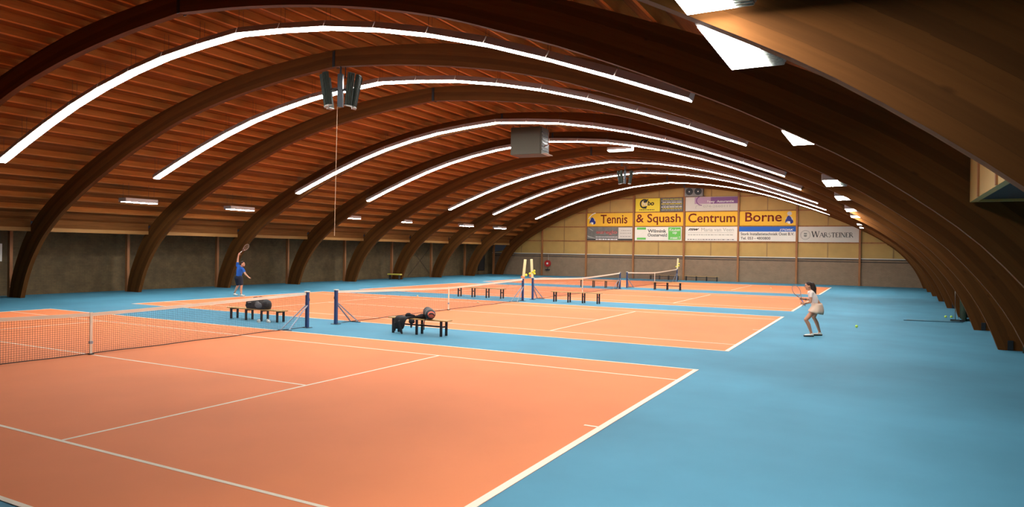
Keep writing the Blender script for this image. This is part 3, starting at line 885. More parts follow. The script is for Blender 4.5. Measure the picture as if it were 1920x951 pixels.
# fan unit on the end wall
t = thing('fan_unit', 'grey twin fan unit on the end wall above the purple sign', 'fan unit', (.5, YB - .2, 7.4))
b = B(); box(b, (-.8, -.28, 0), (.8, .14, .84)); bevel(b, .02, 1); link('casing', b, M['fanbox'], t)
for sx in (-.38, .38):
    b = B(); tube(b, [(sx, -.3, .42), (sx, -.27, .42)], .31, 24); fr = link('fan_ring', b, M['ink'], t)
    b = B()
    for q in range(5):
        a = q * 2 * math.pi / 5; bar(b, (sx, -.31, .42), (sx + .26 * math.cos(a), -.315, .42 + .26 * math.sin(a)), .12, .01, (0, 1, 0))
    link('blades', b, M['steel'], fr)
    b = B(); ball(b, (sx, -.32, .42), (.06, .03, .06), 10, 6); link('hub', b, M['white'], fr)
    b = B()
    for rr in (.1, .2, .3): tube(b, [(sx + rr * math.cos(a), -.34, .42 + rr * math.sin(a)) for a in np.linspace(0, 2 * math.pi, 25)], .006, 4)
    link('guard', b, M['inkgrey'], fr)
b = B(); box(b, (-.8, -.02, .84), (-.74, .14, 1.0)); box(b, (.74, -.02, .84), (.8, .14, 1.0)); link('bracket', b, M['steel'], t)

# fire hose reel
t = thing('fire_hose_reel', 'red fire hose reel on the end wall left of the signs', 'fire hose', (-13.72, YB - .02, 1.2))
b = B(); tube(b, [(0, -.02, 0), (0, -.06, 0)], .32, 24); tube(b, [(0, -.16, 0), (0, -.2, 0)], .32, 24); link('reel', b, M['red'], t, False)
b = B(); tube(b, [(0, -.06, 0), (0, -.16, 0)], .24, 20); link('hose', b, M['black'], t)
b = B(); tube(b, [(0, -.2, 0), (0, -.22, 0)], .1, 16); link('hub', b, M['white'], t)
b = B(); tube(b, [(0.03, -.05, .3), (.03, -.05, .86)], .03, 8); link('water_pipe', b, M['pole'], t)
b = B(); box(b, (-.22, -.2, -.66), (.2, 0, -.56)); link('drip_tray', b, M['steel'], t)
b = B(); tube(b, [(.05, -.12, -.24), (.02, -.12, -.4), (-.02, -.12, -.56)], .02, 6); link('nozzle', b, M['black'], t)

# small box with pipe at the right of the end wall
t = thing('wall_box', 'small dark sensor box on the end wall near the right arches', 'sensor box', (15.62, YB + .01, 3.34))
b = B(); box(b, (-.12, -.12, -.1), (.12, 0, .1)); bevel(b, .01, 1); link('case', b, M['dark'], t)
b = B(); ball(b, (0, -.13, 0), (.04, .02, .04), 8, 6); link('lens', b, M['eye'], t)

# ------------------------------------------------------------------ signs
def text_bm(s, w_, h_, shear=0.0, bold=0.0, depth=.008):
    """built-in font, scaled so the string fills w_ x h_; lies in XZ, facing -y, origin at lower left"""
    cu = bpy.data.curves.new('txt', 'FONT'); cu.body = s; cu.size = 1; cu.offset = bold; cu.shear = shear; cu.resolution_u = 3
    cu.extrude = .0; o = bpy.data.objects.new('txt', cu); COL.objects.link(o)
    dg = bpy.context.evaluated_depsgraph_get(); dg.update()
    me = bpy.data.meshes.new_from_object(o.evaluated_get(dg))
    b = bmesh.new(); b.from_mesh(me)
    bpy.data.objects.remove(o); bpy.data.curves.remove(cu); bpy.data.meshes.remove(me)
    xs = [v.co.x for v in b.verts]; ys = [v.co.y for v in b.verts]
    x0, x1, y0, y1 = min(xs), max(xs), min(ys), max(ys)
    for v in b.verts: v.co = Vector(((v.co.x - x0) / (x1 - x0) * w_, 0, (v.co.y - y0) / (y1 - y0) * h_))
    r = bmesh.ops.extrude_face_region(b, geom=list(b.faces))
    for e in r['geom']:
        if isinstance(e, bmesh.types.BMVert): e.co.y -= depth
    bmesh.ops.recalc_face_normals(b, faces=b.faces)
    return b
def shift(b, dx, dy, dz):
    for v in b.verts: v.co += Vector((dx, dy, dz))
    return b
SY = YB - .10     # back of the sign boards
def sign(label, x0, x1, z0, z1, mk):
    t = thing('sign_board', label, 'sign', ((x0 + x1) / 2, SY, z0), 0, 'sponsor and name signs on the end wall')
    b = B(); box(b, (x0 - (x0 + x1) / 2, -.03, 0), (x1 - (x0 + x1) / 2, .03, z1 - z0)); link('board', b, M[mk], t)
    t['w'] = x1 - x0; t['h'] = z1 - z0
    del t['w'], t['h']
    return t, (x1 - x0), (z1 - z0)
def put(t, W, nm, b, mk, x, z, y=-.031):
    """x measured from the board's left edge"""
    return link(nm, shift(b, x - W / 2, y, z), M[mk], t)
def rect(x0, z0, x1, z1, d=.008):
    b = B(); box(b, (x0, -d, z0), (x1, 0, z1)); return b
def dashes(x0, x1, z, h, seed, gap=.06, wmin=.05, wmax=.25):
    rd = random.Random(seed); b = B(); x = x0
    while x < x1 - .05:
        w2 = min(rd.uniform(wmin, wmax), x1 - x); box(b, (x, -.006, z), (x + w2, 0, z + h)); x += w2 + gap
    return b
def disc(cx, cz, r, n=20, d=.008, sx=1.0, tilt=0):
    b = B(); ca, sa = math.cos(tilt), math.sin(tilt)
    prism(b, [(cx + r * sx * math.cos(a) * ca - r * math.sin(a) * sa, cz + r * sx * math.cos(a) * sa + r * math.sin(a) * ca) for a in [2 * math.pi * k / n for k in range(n)]], -d, 0)
    bmesh.ops.recalc_face_normals(b, faces=b.faces); return b
def ring(cx, cz, r, wd, n=36, d=.008, a0=0, a1=2 * math.pi, sx=1.0):
    b = B(); pr_ = None
    for k in range(n + 1):
        a = a0 + (a1 - a0) * k / n
        q = [b.verts.new((cx + rr * sx * math.cos(a), -yy, cz + rr * math.sin(a))) for rr, yy in ((r, 0), (r, d), (r - wd, d), (r - wd, 0))]
        if pr_:
            for j in range(4): b.faces.new((pr_[j], pr_[(j+1) % 4], q[(j+1) % 4], q[j]))
        pr_ = q
    bmesh.ops.recalc_face_normals(b, faces=b.faces); return b
def emblem(t, W, x, z):
    b = disc(x + .02, z - .03, .33, 22, .006, .86, .3); put(t, W, 'emblem_ground', b, 'signcream', 0, 0)
    b = B(); poly = [(-.02, .36), (.16, .2), (.22, .02), (.34, -.08), (.36, -.25), (.2, -.38), (.04, -.28), (-.06, -.12), (-.22, -.2), (-.34, -.32), (-.3, -.05), (-.2, .1), (-.16, .26)]
    prism(b, [(x + a * .92, z + c * .95) for a, c in poly], -.014, -.002); bmesh.ops.recalc_face_normals(b, faces=b.faces); put(t, W, 'emblem', b, 'emblemblue', 0, 0)
    b = disc(x + .02, z - .24, .1, 12, .02, .8); put(t, W, 'emblem_spot', b, 'letterwhite', 0, 0)

# upper name row
t, W, Hh = sign('yellow sign reading Tennis with a blue emblem at its left', -9.62, -5.12, 4.82, 6.04, 'signyellow')
put(t, W, 'lettering', text_bm('Tennis', 2.62, .83, 0, .012), 'maroon', 1.35, .25); emblem(t, W, .52, .52)
put(t, W, 'flash', ring(1.0, .35, .95, .07, 20, .006, 1.75, 2.75), 'letterwhite', 0, 0)
t, W, Hh = sign('yellow sign reading & Squash', -4.92, -.48, 4.82, 6.04, 'signyellow')
put(t, W, 'lettering', text_bm('& Squash', 4.1, 1.0, 0, .012), 'maroon', .12, .1)
t, W, Hh = sign('yellow sign reading Centrum', -.27, 4.19, 4.82, 6.04, 'signyellow')
put(t, W, 'lettering', text_bm('Centrum', 4.05, .80, 0, .012), 'maroon', .24, .3)
t, W, Hh = sign('yellow sign reading Borne with a blue emblem at its right', 4.36, 8.86, 4.82, 6.04, 'signyellow')
put(t, W, 'lettering', text_bm('Borne', 2.92, .80, 0, .012), 'maroon', .46, .34); emblem(t, W, 3.95, .5)
put(t, W, 'emblem_cloud', disc(3.98, 1.0, .17, 14, .006, 1.1), 'signcream', 0, 0)

# lower sponsor row
t, W, Hh = sign('grey photo sign with pink lettering below the Tennis sign', -9.62, -5.1, 3.5, 4.74, 'signgrey')
put(t, W, 'white_panel', rect(3.12, .16, 4.46, 1.2), 'signcream', 0, 0)
put(t, W, 'panel_print', dashes(3.4, 4.3, .9, .03, 3), 'inkgrey', 0, 0, -.04); put(t, W, 'panel_print', dashes(3.3, 4.35, .65, .03, 4), 'inkgrey', 0, 0, -.04); put(t, W, 'panel_print', dashes(3.3, 4.35, .35, .03, 5), 'inkgrey', 0, 0, -.04)
put(t, W, 'black_strip', rect(0.0, .03, .85, .12), 'ink', 0, 0); put(t, W, 'black_strip', rect(3.1, .03, 4.5, .12), 'ink', 0, 0)
put(t, W, 'lettering', text_bm('euregio', 2.1, .44, 0, .03), 'signpink', .9, .5)
put(t, W, 'dotted_line', dashes(.9, 3.0, .27, .08, 6, .08, .07, .08), 'letterwhite', 0, 0); put(t, W, 'small_print', dashes(.9, 3.0, .04, .1, 7), 'letterwhite', 0, 0)
b = B(); prism(b, [(.05, 1.2), (.55, .95), (.6, .85), (.25, 1.05)], -.006, 0); prism(b, [(.02, .45), (.8, .2), (.85, .14), (.1, .3)], -.006, 0); bmesh.ops.recalc_face_normals(b, faces=b.faces); put(t, W, 'photo_streak', b, 'inkpale', 0, 0)

t, W, Hh = sign('white and green sign reading Wilmink Oosterveld', -4.92, -.6, 3.5, 4.74, 'signwhite')
put(t, W, 'green_bar', rect(.2, 1.0, 1.05, 1.2), 'signgreen', 0, 0); put(t, W, 'green_bar', rect(.2, .08, 1.05, .26), 'signgreen', 0, 0)
put(t, W, 'monogram', text_bm('HQ', .82, .5, .35, .01), 'signgreen', .22, .38)
put(t, W, 'lettering', text_bm('Wilmink', 1.72, .3, 0, .02), 'inkgrey', 1.22, .72); put(t, W, 'lettering', text_bm('Oosterveld', 1.78, .3, 0, .016), 'inkgrey', 1.22, .36)
put(t, W, 'green_panel', rect(3.12, .08, 4.25, 1.2), 'signgreen', 0, 0)
for s_, x, z, ww in (('Keuken', 3.22, .86, .95), ('op', 3.5, .55, .4), ('maat !', 3.3, .16, .85)): put(t, W, 'slogan', text_bm(s_, ww, .24, .1, .012), 'letterwhite', x, z, -.04)

t, W, Hh = sign('white sign with black mw logo and pale print, below the Centrum sign', -.27, 4.19, 3.5, 4.74, 'signwhite')
put(t, W, 'logo', text_bm('mw', .95, .2, .4, .03), 'ink', .26, .9)
put(t, W, 'lettering', text_bm('Maria van Veen', 2.75, .3, 0, 0), 'inkpale', 1.4, .84)
put(t, W, 'rule', rect(.25, .72, 4.15, .74), 'inkpale', 0, 0); put(t, W, 'small_print', dashes(.25, 4.15, .5, .07, 11), 'inkpale', 0, 0); put(t, W, 'small_print', dashes(.2, 4.2, .1, .06, 12), 'inkgrey', 0, 0)

t, W, Hh = sign('white sign with blue STORK band and telephone number', 4.33, 8.9, 3.5, 4.74, 'signwhite')
put(t, W, 'blue_band', rect(0, .82, W, 1.24), 'signblue', 0, 0); put(t, W, 'logo', text_bm('STORK', 1.1, .17, .3, .03), 'letterwhite', 3.25, .88, -.04)
put(t, W, 'lettering', text_bm('Stork Installatietechniek Oost B.V.', 4.25, .24, 0, .014), 'inkgrey', .14, .5); put(t, W, 'lettering', text_bm('Tel. 053 - 4800800', 2.4, .23, 0, .014), 'inkgrey', .14, .14)

# beer sign with serif capitals drawn from strokes
t, W, Hh = sign('pale sign with round seal reading WARSTEINER', 9.06, 13.58, 3.46, 4.72, 'signcream')
def serif_word(word, x, z, h, big):
    b = B()
    def st(x0, z0, x1, z1, wd):   # stroke of width wd
        dx, dz = x1 - x0, z1 - z0; L = math.hypot(dx, dz) or 1
        if abs(dz) >= abs(dx) * .3: ox, oz = wd / 2, 0
        else: ox, oz = 0, wd / 2
        prism(b, [(x0 - ox, z0 - oz), (x0 + ox, z0 + oz), (x1 + ox, z1 + oz), (x1 - ox, z1 - oz)], -.008, 0)
    for i, ch in enumerate(word):
        hh = h * (big if i == 0 else 1.0); k = hh; T, t_ = .17 * k, .075 * k
        def serif(xx, zz, ww=.26): st(xx - ww * k / 2, zz, xx + ww * k / 2, zz, .05 * k)
        if ch == 'W':
            wd = 1.15 * k
            for a, c, e in ((0, .28, T), (.28, .56, t_), (.56, .84, T), (.84, 1.12, t_)):
                up_first = (a in (0, .56))
                st(x + a * k, z + (hh if up_first else 0), x + c * k, z + (0 if up_first else hh), e)
            for q in (0, .56, 1.12): serif(x + q * k, z + hh)
        elif ch == 'A':
            wd = .78 * k; st(x, z, x + .38 * k, z + hh, t_); st(x + .38 * k, z + hh, x + .78 * k, z, T); st(x + .18 * k, z + .36 * hh, x + .6 * k, z + .36 * hh, t_); serif(x, z); serif(x + .78 * k, z)
        elif ch == 'R':
            wd = .72 * k; st(x + .08 * k, z, x + .08 * k, z + hh, T); serif(x + .08 * k, z); st(x, z + hh - .025 * k, x + .4 * k, z + hh - .025 * k, t_); st(x + .08 * k, z + .5 * hh, x + .4 * k, z + .5 * hh, t_)
            st(x + .4 * k, z + hh, x + .52 * k, z + .75 * hh, .1 * k); st(x + .52 * k, z + .75 * hh, x + .4 * k, z + .48 * hh, .1 * k); st(x + .32 * k, z + .5 * hh, x + .7 * k, z, T)
        elif ch == 'S':
            wd = .52 * k; pts = [(.46, .85), (.3, .98), (.12, .9), (.08, .74), (.2, .58), (.4, .44), (.46, .25), (.36, .07), (.16, .03), (.04, .18)]
            for (a, c), (e, f) in zip(pts, pts[1:]): st(x + a * k, z + c * hh, x + e * k, z + f * hh, .1 * k)
        elif ch == 'T':
            wd = .7 * k; st(x, z + hh - .03 * k, x + .7 * k, z + hh - .03 * k, t_ * 1.2); st(x + .35 * k, z, x + .35 * k, z + hh, T); serif(x + .35 * k, z); st(x + .02 * k, z + hh, x + .02 * k, z + .8 * hh, t_); st(x + .68 * k, z + hh, x + .68 * k, z + .8 * hh, t_)
        elif ch == 'E':
            wd = .6 * k; st(x + .1 * k, z, x + .1 * k, z + hh, T)
            for q in (.025, .5, .975): st(x, z + q * hh, x + (.45 if q == .5 else .56) * k, z + q * hh, t_)
            st(x + .55 * k, z, x + .55 * k, z + .2 * hh, t_); st(x + .55 * k, z + hh, x + .55 * k, z + .8 * hh, t_)
        elif ch == 'I':
            wd = .24 * k; st(x + .12 * k, z, x + .12 * k, z + hh, T); serif(x + .12 * k, z); serif(x + .12 * k, z + hh)
        elif ch == 'N':
            wd = .8 * k; st(x + .08 * k, z, x + .08 * k, z + hh, t_); st(x + .08 * k, z + hh, x + .7 * k, z, T); st(x + .7 * k, z, x + .7 * k, z + hh, t_); serif(x + .08 * k, z); serif(x + .7 * k, z + hh); serif(x + .04 * k, z + hh)
        x += wd + .12 * h
    bmesh.ops.recalc_face_normals(b, faces=b.faces)
    return b, x
bw, xe = serif_word('WARSTEINER', 0, 0, 1, 1.28)
sc_ = 3.05 / xe
for v in bw.verts: v.co.x *= sc_; v.co.z *= .37
put(t, W, 'lettering', bw, 'ink', 1.02, .4)
put(t, W, 'seal_ring', ring(.52, .58, .38, .022), 'inkgrey', 0, 0); put(t, W, 'seal_ring', ring(.52, .58, .31, .016), 'inkpale', 0, 0)
put(t, W, 'seal_crest', disc(.52, .55, .15, 10, .008, .9), 'inkpale', 0, 0); put(t, W, 'seal_crest', rect(.4, .68, .64, .74), 'inkgrey', 0, 0); put(t, W, 'seal_crest', rect(.42, .47, .62, .53), 'inkgrey', 0, 0, -.04)

# top row
t, W, Hh = sign('lemon yellow sign with black and white hubo logo', -4.87, -2.62, 6.13, 7.34, 'hubo')
put(t, W, 'logo_ground', ring(.82, .72, .44, .13, 24, .008, .9, 5.1), 'ink', 0, 0)
b = B(); prism(b, [(.72, .98), (1.2, 1.16), (1.05, .86), (.8, .8)], -.01, 0); prism(b, [(.6, .42), (1.08, .52), (.98, .26), (.7, .34)], -.01, 0); bmesh.ops.recalc_face_normals(b, faces=b.faces); put(t, W, 'logo_wedge', b, 'ink', 0, 0)
put(t, W, 'lettering', text_bm('hu', .5, .42, .12, .02), 'letterwhite', .6, .54, -.04); put(t, W, 'lettering', text_bm('bo', .6, .42, .12, .035), 'ink', 1.12, .56)
put(t, W, 'tagline', dashes(.35, 1.75, .14, .07, 21, .05, .06, .16), 'ink', 0, 0)
t, W, Hh = sign('dark list sign with rows of small white and yellow print', -2.55, -.52, 6.13, 7.34, 'signdark')
for r_ in range(8):
    put(t, W, 'list_line', dashes(.08 + .1 * (r_ % 2), W - .1, .1 + r_ * .138, .055, 30 + r_, .05, .12, .5), ('inkpale', 'hubo', 'letterwhite')[r_ % 3], 0, 0)
t, W, Hh = sign('cream and purple sign reading Assurantie above the Centrum sign', -.29, 4.28, 6.13, 7.36, 'signcream')
put(t, W, 'mauve_band', rect(.8, .62, 2.2, 1.2), 'signmauve', 0, 0); put(t, W, 'purple_band', rect(2.2, .62, 4.5, 1.2), 'signpurple', 0, 0)
put(t, W, 'swoosh', ring(1.5, .9, .45, .07, 22, .012, 1.2, 4.6, 1.3), 'signpurple', 0, 0)
put(t, W, 'lettering', text_bm('Foxy  Assurantie', 2.25, .26, 0, .015), 'letterwhite', 1.9, .66, -.04)
put(t, W, 'telephone_print', text_bm('074-2660111', 2.3, .2, 0, 0), 'inkpale', 1.55, .3); put(t, W, 'squiggle', ring(1.1, .3, .22, .03, 14, .006, .6, 3.6), 'inkpale', 0, 0)

# ------------------------------------------------------------------ people
WV = Vector((.8805, .4738, 0)); DV = Vector((-.4738, .8805, 0)); UP = Vector((0, 0, 1))
def local(o0, slope):
    o0 = Vector(o0); dv = DV + WV * slope      # depth runs along the line of sight to the figure
    return lambda w_, d_, h_: o0 + WV * w_ + dv * d_ + UP * h_
def hand(bm, wrist, tip_dir, palm_n, curl, L=.085, thumb_side=1):
    """palm with five unequal bent fingers; curl in radians per joint"""
    f = Vector(tip_dir).normalized(); n = Vector(palm_n).normalized(); n = (n - f * n.dot(f)).normalized(); s = f.cross(n).normalized()
    w0 = Vector(wrist)
    for k in range(4):
        o = (k - 1.5) * .019
        capsule(bm, w0 + s * o * .6, .016, w0 + f * L + s * o, .011, 8)
    for k, (fl_, sp_) in enumerate(((.070, -.10), (.082, -.03), (.077, .04), (.060, .12))):
        o = (k - 1.5) * .02
        p = w0 + f * L + s * o; d = (f + s * sp_).normalized(); rr = .0092
        for j, fr in enumerate((.45, .32, .23)):
            q = Quaternion(s, curl * (j + .6)); dj = q @ d
            p2 = p + dj * fl_ * fr * 1.1; capsule(bm, p, rr, p2, rr * .92, 8); p = p2; rr *= .92
    p = w0 + f * .02 + s * thumb_side * .03; d = (f * .6 + s * thumb_side * .7 + n * .35).normalized()
    p2 = p + d * .045; capsule(bm, p, .014, p2, .011, 8); d2 = (d + n * .5 * (1 if curl > .3 else .2) + f * .3).normalized(); capsule(bm, p2, .011, p2 + d2 * .035, .009, 8)

def head(bm, c, fwd, up, r=1.0):
    f = Vector(fwd).normalized(); u = Vector(up).normalized(); u = (u - f * u.dot(f)).normalized(); s = f.cross(u).normalized()
    c = Vector(c); P_ = lambda a, b_, z: c + f * a * r + s * b_ * r + u * z * r
    rot = Matrix((f, s, u)).transposed()
    ball(bm, P_(-.01, 0, .03), (.098 * r, .078 * r, .095 * r), 16, 11, rot); ball(bm, P_(.018, 0, -.04), (.072 * r, .062 * r, .085 * r), 14, 9, rot)
    ball(bm, P_(.06, 0, -.095), (.028 * r, .028 * r, .024 * r), 10, 7, rot)
    capsule(bm, P_(.085, 0, .012), .010 * r, P_(.108, 0, -.026), .015 * r, 8)
    for q in (-1, 1):
        ball(bm, P_(-.005, q * .08, -.012), (.022 * r, .010 * r, .033 * r), 8, 6, rot)
        ball(bm, P_(.072, q * .034, -.03), (.02 * r, .02 * r, .017 * r), 8, 6, rot)
    ball(bm, P_(.078, 0, .038), (.02 * r, .05 * r, .012 * r), 8, 6, rot)
    return P_, rot

def face_bits(P_, rot, par, r=1.0):
    for q in (-1, 1):
        b = B(); ball(b, P_(.086, q * .032, .014), (.009 * r, .014 * r, .008 * r), 8, 6, rot); link('eye', b, M['eye'], par, True)
    b = B(); ball(b, P_(.092, 0, -.062), (.01 * r, .024 * r, .008 * r), 8, 6, rot); link('mouth', b, M['lip'], par, True)

def to_thing(parts_o0, objs, root):
    for o in objs:
        o.data.transform(Matrix.Translation(-Vector(parts_o0)))

# ---- man serving
o0 = Vector((-12.20, 14.22, 0.0)); P = local(o0, -.397)
man = thing('person', 'man in blue shirt and navy shorts serving with his racket arm raised', 'person', o0)
b = B()
hipR, hipL = P(-.12, .12, .90), P(.06, -.02, .89)
kneeR, kneeL = P(-.06, .32, .50), P(.11, -.04, .52)
ankR, ankL = P(-.22, .52, .13), P(.10, -.02, .10)
capsule(b, hipR, .088, kneeR, .058); capsule(b, hipL, .088, kneeL, .058)
for kn, an in ((kneeR, ankR), (kneeL, ankL)):
    mid_ = kn.lerp(an, .32) + WV * -.015; capsule(b, kn, .054, mid_, .057); capsule(b, mid_, .057, an, .037)
capsule(b, ankR, .037, P(-.18, .50, .05), .035); capsule(b, ankL, .037, P(.14, -.04, .05), .035); capsule(b, P(.13, -.04, .05), .036, P(.28, -.08, .03), .028); capsule(b, P(-.19, .5, .05), .034, P(-.06, .45, .03), .026)
pel, chest = P(-.02, .05, .98), P(.02, .03, 1.28)
capsule(b, hipR.lerp(hipL, .5), .12, pel, .125); capsule(b, pel, .125, chest, .14)
shR, shL = P(-.09, .09, 1.47), P(.17, -.06, 1.31)
capsule(b, chest, .12, shR.lerp(shL, .35), .10); capsule(b, shR, .06, shL, .06)
neck0, hc = P(.07, .02, 1.43), P(.165, -.02, 1.565)
capsule(b, neck0, .058, hc, .052)
elR, hdR = P(-.085, .06, 1.78), P(-.05, .03, 2.0)
capsule(b, shR, .058, elR, .043); capsule(b, elR, .042, hdR, .028)
elL, hdL = P(.29, -.17, 1.09), P(.44, -.26, .95)
capsule(b, shL, .055, elL, .041); capsule(b, elL, .041, hdL, .028)
rdir = (WV * .45 + DV * .55 + UP * .62).normalized()
hand(b, hdR, (UP * .75 + WV * .35).normalized(), rdir.cross(UP), 1.0)
hand(b, hdL, (hdL - elL).normalized() + UP * .1, UP, .25, .085, -1)
Ph, rt = head(b, hc, WV * .9 - DV * .28 + UP * .22, UP - WV * .2)
b = blob(b, .0085, 5, .5); body = link('body', b, M['skin'], man, True)
objs = [body]
b = B(); capsule(b, P(-.03, .05, .92), .125, chest, .158); capsule(b, chest, .15, shR.lerp(shL, .4), .118); capsule(b, shR, .075, shL, .075); capsule(b, shR, .074, shR.lerp(elR, .45), .066); capsule(b, shL, .072, shL.lerp(elL, .5), .066); capsule(b, neck0 - UP * .03, .075, neck0, .07)
b = blob(b, .012, 5); objs.append(link('shirt', b, M['shirtblue'], man, True))
b = B(); capsule(b, hipR.lerp(hipL, .5), .14, P(-.02, .05, .98), .135); capsule(b, hipR, .112, hipR.lerp(kneeR, .78), .092); capsule(b, hipL, .112, hipL.lerp(kneeL, .78), .092)
b = blob(b, .012, 5); objs.append(link('shorts', b, M['shortsnavy'], man, True))
b = B(); ball(b, Ph(-.025, 0, .06), (.104, .09, .088), 14, 10, rt); ball(b, Ph(-.075, 0, 0), (.06, .07, .075), 12, 8, rt); ball(b, Ph(.05, 0, .105), (.05, .06, .028), 10, 7, rt)
b = blob(b, .009, 3); objs.append(link('hair', b, M['hair'], man, True))
for an, dr, hh in ((ankR, WV * .8 - DV * .5, .012), (ankL, WV * .93 - DV * .3, 0.0)):
    b = B(); d_ = dr.normalized(); a_ = Vector((an.x, an.y, 0))
    capsule(b, a_ - d_ * .04 + UP * .045, .043, a_ + d_ * .17 + UP * .04, .04); ball(b, a_ + UP * .07 + d_ * .02, (.055, .055, .05)); b = blob(b, .01, 3)
    for v in b.verts: v.co.z = max(v.co.z, .003)
    sh = link('shoe', b, M['shoe'], man, True); objs.append(sh)
    b = B(); tube(b, [an + UP * .0, an.lerp(kneeR if an is ankR else kneeL, .12)], .045, 14); objs.append(link('sock', b, M['ink'], man, True))
n0 = len(man.children); face_bits(Ph, rt, man); objs += [o for o in man.children if o not in objs]
to_thing(o0, objs, man)

def racket(label, base, direction, normal, L=.685, gripmat='grip'):
    d = Vector(direction).normalized(); n = Vector(normal); n = (n - d * n.dot(d)).normalized(); s = d.cross(n)
    base = Vector(base)
    t = thing('tennis_racket', label, 'racket', base)
    Q = lambda a, c: d * a + s * c
    b = B(); tube(b, [Q(0, 0), Q(.02, 0), Q(.2, 0)], [.018, .015, .0145], 10); link('grip', b, M[gripmat], t, True)
    b = B()
    for q in (-1, 1): tube(b, [Q(.2, 0), Q(.26, q * .02), Q(.33, q * .06), Q(.37, q * .09)], .009, 8)
    tube(b, [Q(.515 + .17 * math.cos(a), .125 * math.sin(a)) for a in np.linspace(0, 2 * math.pi, 41)], .0095, 8); link('frame', b, M['racket'], t, True)
    b = B()
    for k in range(-6, 7):
        c = k * .018; e = .165 * math.sqrt(max(0, 1 - (c / .125) ** 2)); tube(b, [Q(.515 - e, c), Q(.515 + e, c)], .0011, 4)
    for k in range(-8, 9):
        a = k * .019; e = .12 * math.sqrt(max(0, 1 - (a / .17) ** 2)); tube(b, [Q(.515 + a, -e), Q(.515 + a, e)], .0011, 4)
    link('strings', b, M['string'], t)
    return t
racket('tennis racket raised overhead in the man\'s right hand', hdR + UP * .065 - rdir * .03 + WV * .03, rdir, WV - DV * .3, gripmat='white')

# ---- woman waiting
o0 = Vector((13.36, 13.16, 0.0)); P = local(o0, .433)
wom = thing('person', 'woman in cream top and short skirt crouching ready with a racket', 'person', o0)
b = B()
hipN, hipF = P(.14, .045, .82), P(.17, .22, .83)
knN, knF = P(-.15, .0, .50), P(.085, .26, .55)
anN, anF = P(.02, .02, .11), P(.27, .30, .11)
capsule(b, hipN, .095, knN, .055); capsule(b, hipF, .095, knF, .055)
for kn, an in ((knN, anN), (knF, anF)):
    mid_ = kn.lerp(an, .35) + WV * .022; capsule(b, kn, .051, mid_, .056); capsule(b, mid_, .056, an, .033)
for an in (anN, anF): capsule(b, an, .034, an - UP * .06 - WV * .03, .034); capsule(b, an - UP * .065 - WV * .03, .032, an - UP * .08 - WV * .16, .024)
pel = P(.18, .13, .92); chest = P(.06, .12, 1.14)
capsule(b, hipN.lerp(hipF, .5), .125, pel, .12); capsule(b, pel, .115, chest, .105)
shN, shF = P(-.005, -.03, 1.29), P(-.02, .27, 1.29)
capsule(b, chest, .11, shN.lerp(shF, .5), .085); capsule(b, shN, .05, shF, .05)
neck0, hc = P(-.04, .12, 1.34), P(-.095, .11, 1.49)
capsule(b, neck0, .046, hc, .044)
elN, hdN = P(-.02, -.06, 1.03), P(-.19, .02, .97)
elF, hdF = P(-.06, .30, 1.07), P(-.25, .14, 1.10)
capsule(b, shN, .047, elN, .037); capsule(b, elN, .036, hdN, .024); capsule(b, shF, .047, elF, .037); capsule(b, elF, .036, hdF, .024)
rb = P(-.17, .05, .90); rd = (P(-.49, .17, 1.42) - rb).normalized()
hand(b, hdN + rd * .0, -WV * .9 + UP * .1, DV, 1.0, .07, 1); hand(b, hdF, -WV * .9 + UP * .15, -DV, 1.0, .07, -1)
Ph, rt = head(b, hc, -WV - UP * .08 + DV * .05, UP - WV * .1, .97)
b = blob(b, .008, 5, .5); body = link('body', b, M['skintan'], wom, True); objs = [body]
b = B(); capsule(b, P(.13, .13, .95), .118, chest, .122); capsule(b, chest, .122, shN.lerp(shF, .5), .098); capsule(b, shN, .062, shF, .062); capsule(b, shN, .062, shN.lerp(elN, .35), .056); capsule(b, shF, .062, shF.lerp(elF, .35), .056); capsule(b, chest - WV * .05, .09, chest - WV * .06 + UP * .02, .09)
b = blob(b, .011, 5); objs.append(link('top', b, M['shirtcream'], wom, True))
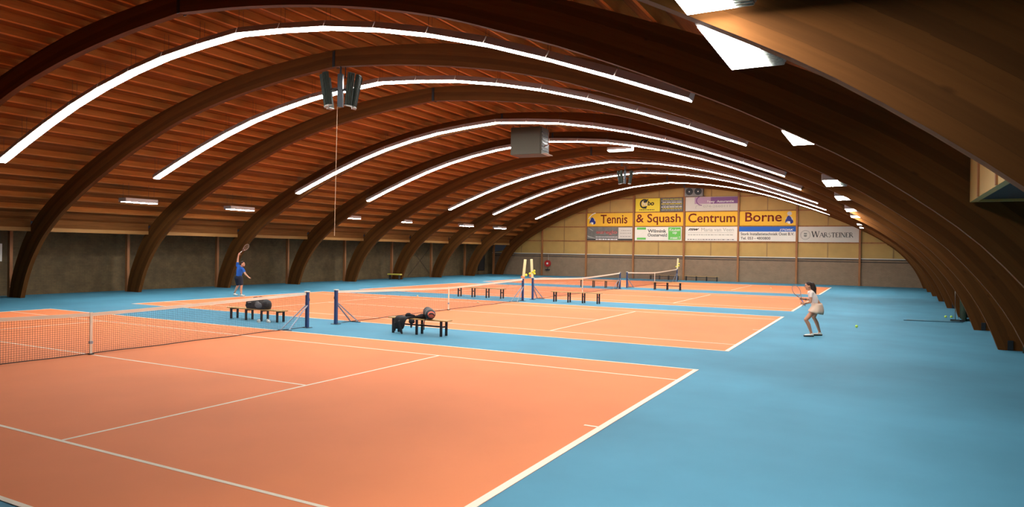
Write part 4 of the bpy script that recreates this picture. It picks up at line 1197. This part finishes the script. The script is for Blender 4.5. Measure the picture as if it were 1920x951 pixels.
# skirt: flared shell
b = B(); rows_ = []
cA, cB = P(.185, .13, .98), P(.135, .12, .70)
for j in range(7):
    f_ = j / 6; c = cA.lerp(cB, f_) + WV * (.02 * math.sin(f_ * 3.1)); ra = .135 + .085 * min(1, f_ * 1.3); rb2 = .155 + .11 * min(1, f_ * 1.3)
    rows_.append([b.verts.new(c + (WV * math.cos(a) * ra * (1 + .04 * math.sin(8 * a) * f_) + (DV + WV * .433) * math.sin(a) * rb2 * (1 + .04 * math.sin(8 * a) * f_)) + UP * (.05 * math.cos(a) * -f_)) for a in [2 * math.pi * q / 40 for q in range(40)]])
for a, c in zip(rows_, rows_[1:]):
    for q in range(40): b.faces.new((a[q], a[(q+1) % 40], c[(q+1) % 40], c[q]))
bmesh.ops.recalc_face_normals(b, faces=b.faces)
b = evaluated(b, [('SOLIDIFY', dict(thickness=.012, offset=0))]); objs.append(link('skirt', b, M['skirt'], wom, True))
b = B(); ball(b, Ph(-.025, 0, .045), (.103, .086, .09), 14, 10, rt); ball(b, Ph(-.12, 0, .02), (.075, .08, .085), 12, 9, rt)
c0 = Ph(-.13, 0, 0); capsule(b, c0, .08, P(.06, .12, 1.40), .088); capsule(b, P(.06, .12, 1.40), .085, P(.11, .12, 1.27), .04)
b = blob(b, .011, 3); objs.append(link('hair', b, M['hair'], wom, True))
for hd, el in ((hdF, elF), (hdN, elN)):
    b = B(); q0, q1 = hd.lerp(el, .08), hd.lerp(el, .42 if hd is hdF else .3); tube(b, [q0, q1], [.031, .036], 16); objs.append(link('wristband', b, M['ink'], wom, True))
for an in (anN, anF):
    b = B(); a_ = Vector((an.x, an.y, 0)); capsule(b, a_ + WV * .03 + UP * .045, .04, a_ - WV * .17 + UP * .036, .035); ball(b, a_ + UP * .07, (.046, .046, .045)); b = blob(b, .009, 3)
    for v in b.verts: v.co.z = max(v.co.z, .012)
    objs.append(link('shoe', b, M['shoe'], wom, True))
    b = B(); capsule(b, a_ + WV * .035 + UP * .026, .046, a_ - WV * .19 + UP * .022, .042); b = blob(b, .009, 2)
    for v in b.verts: v.co.z = min(max(v.co.z, .003), .042)
    objs.append(link('shoe_sole', b, M['ink'], wom, True))
face_bits(Ph, rt, wom, .97); objs += [o for o in wom.children if o not in objs]
to_thing(o0, objs, wom)
racket('tennis racket held low in front by the crouching woman', rb, rd, WV * .3 - DV + UP * .2)
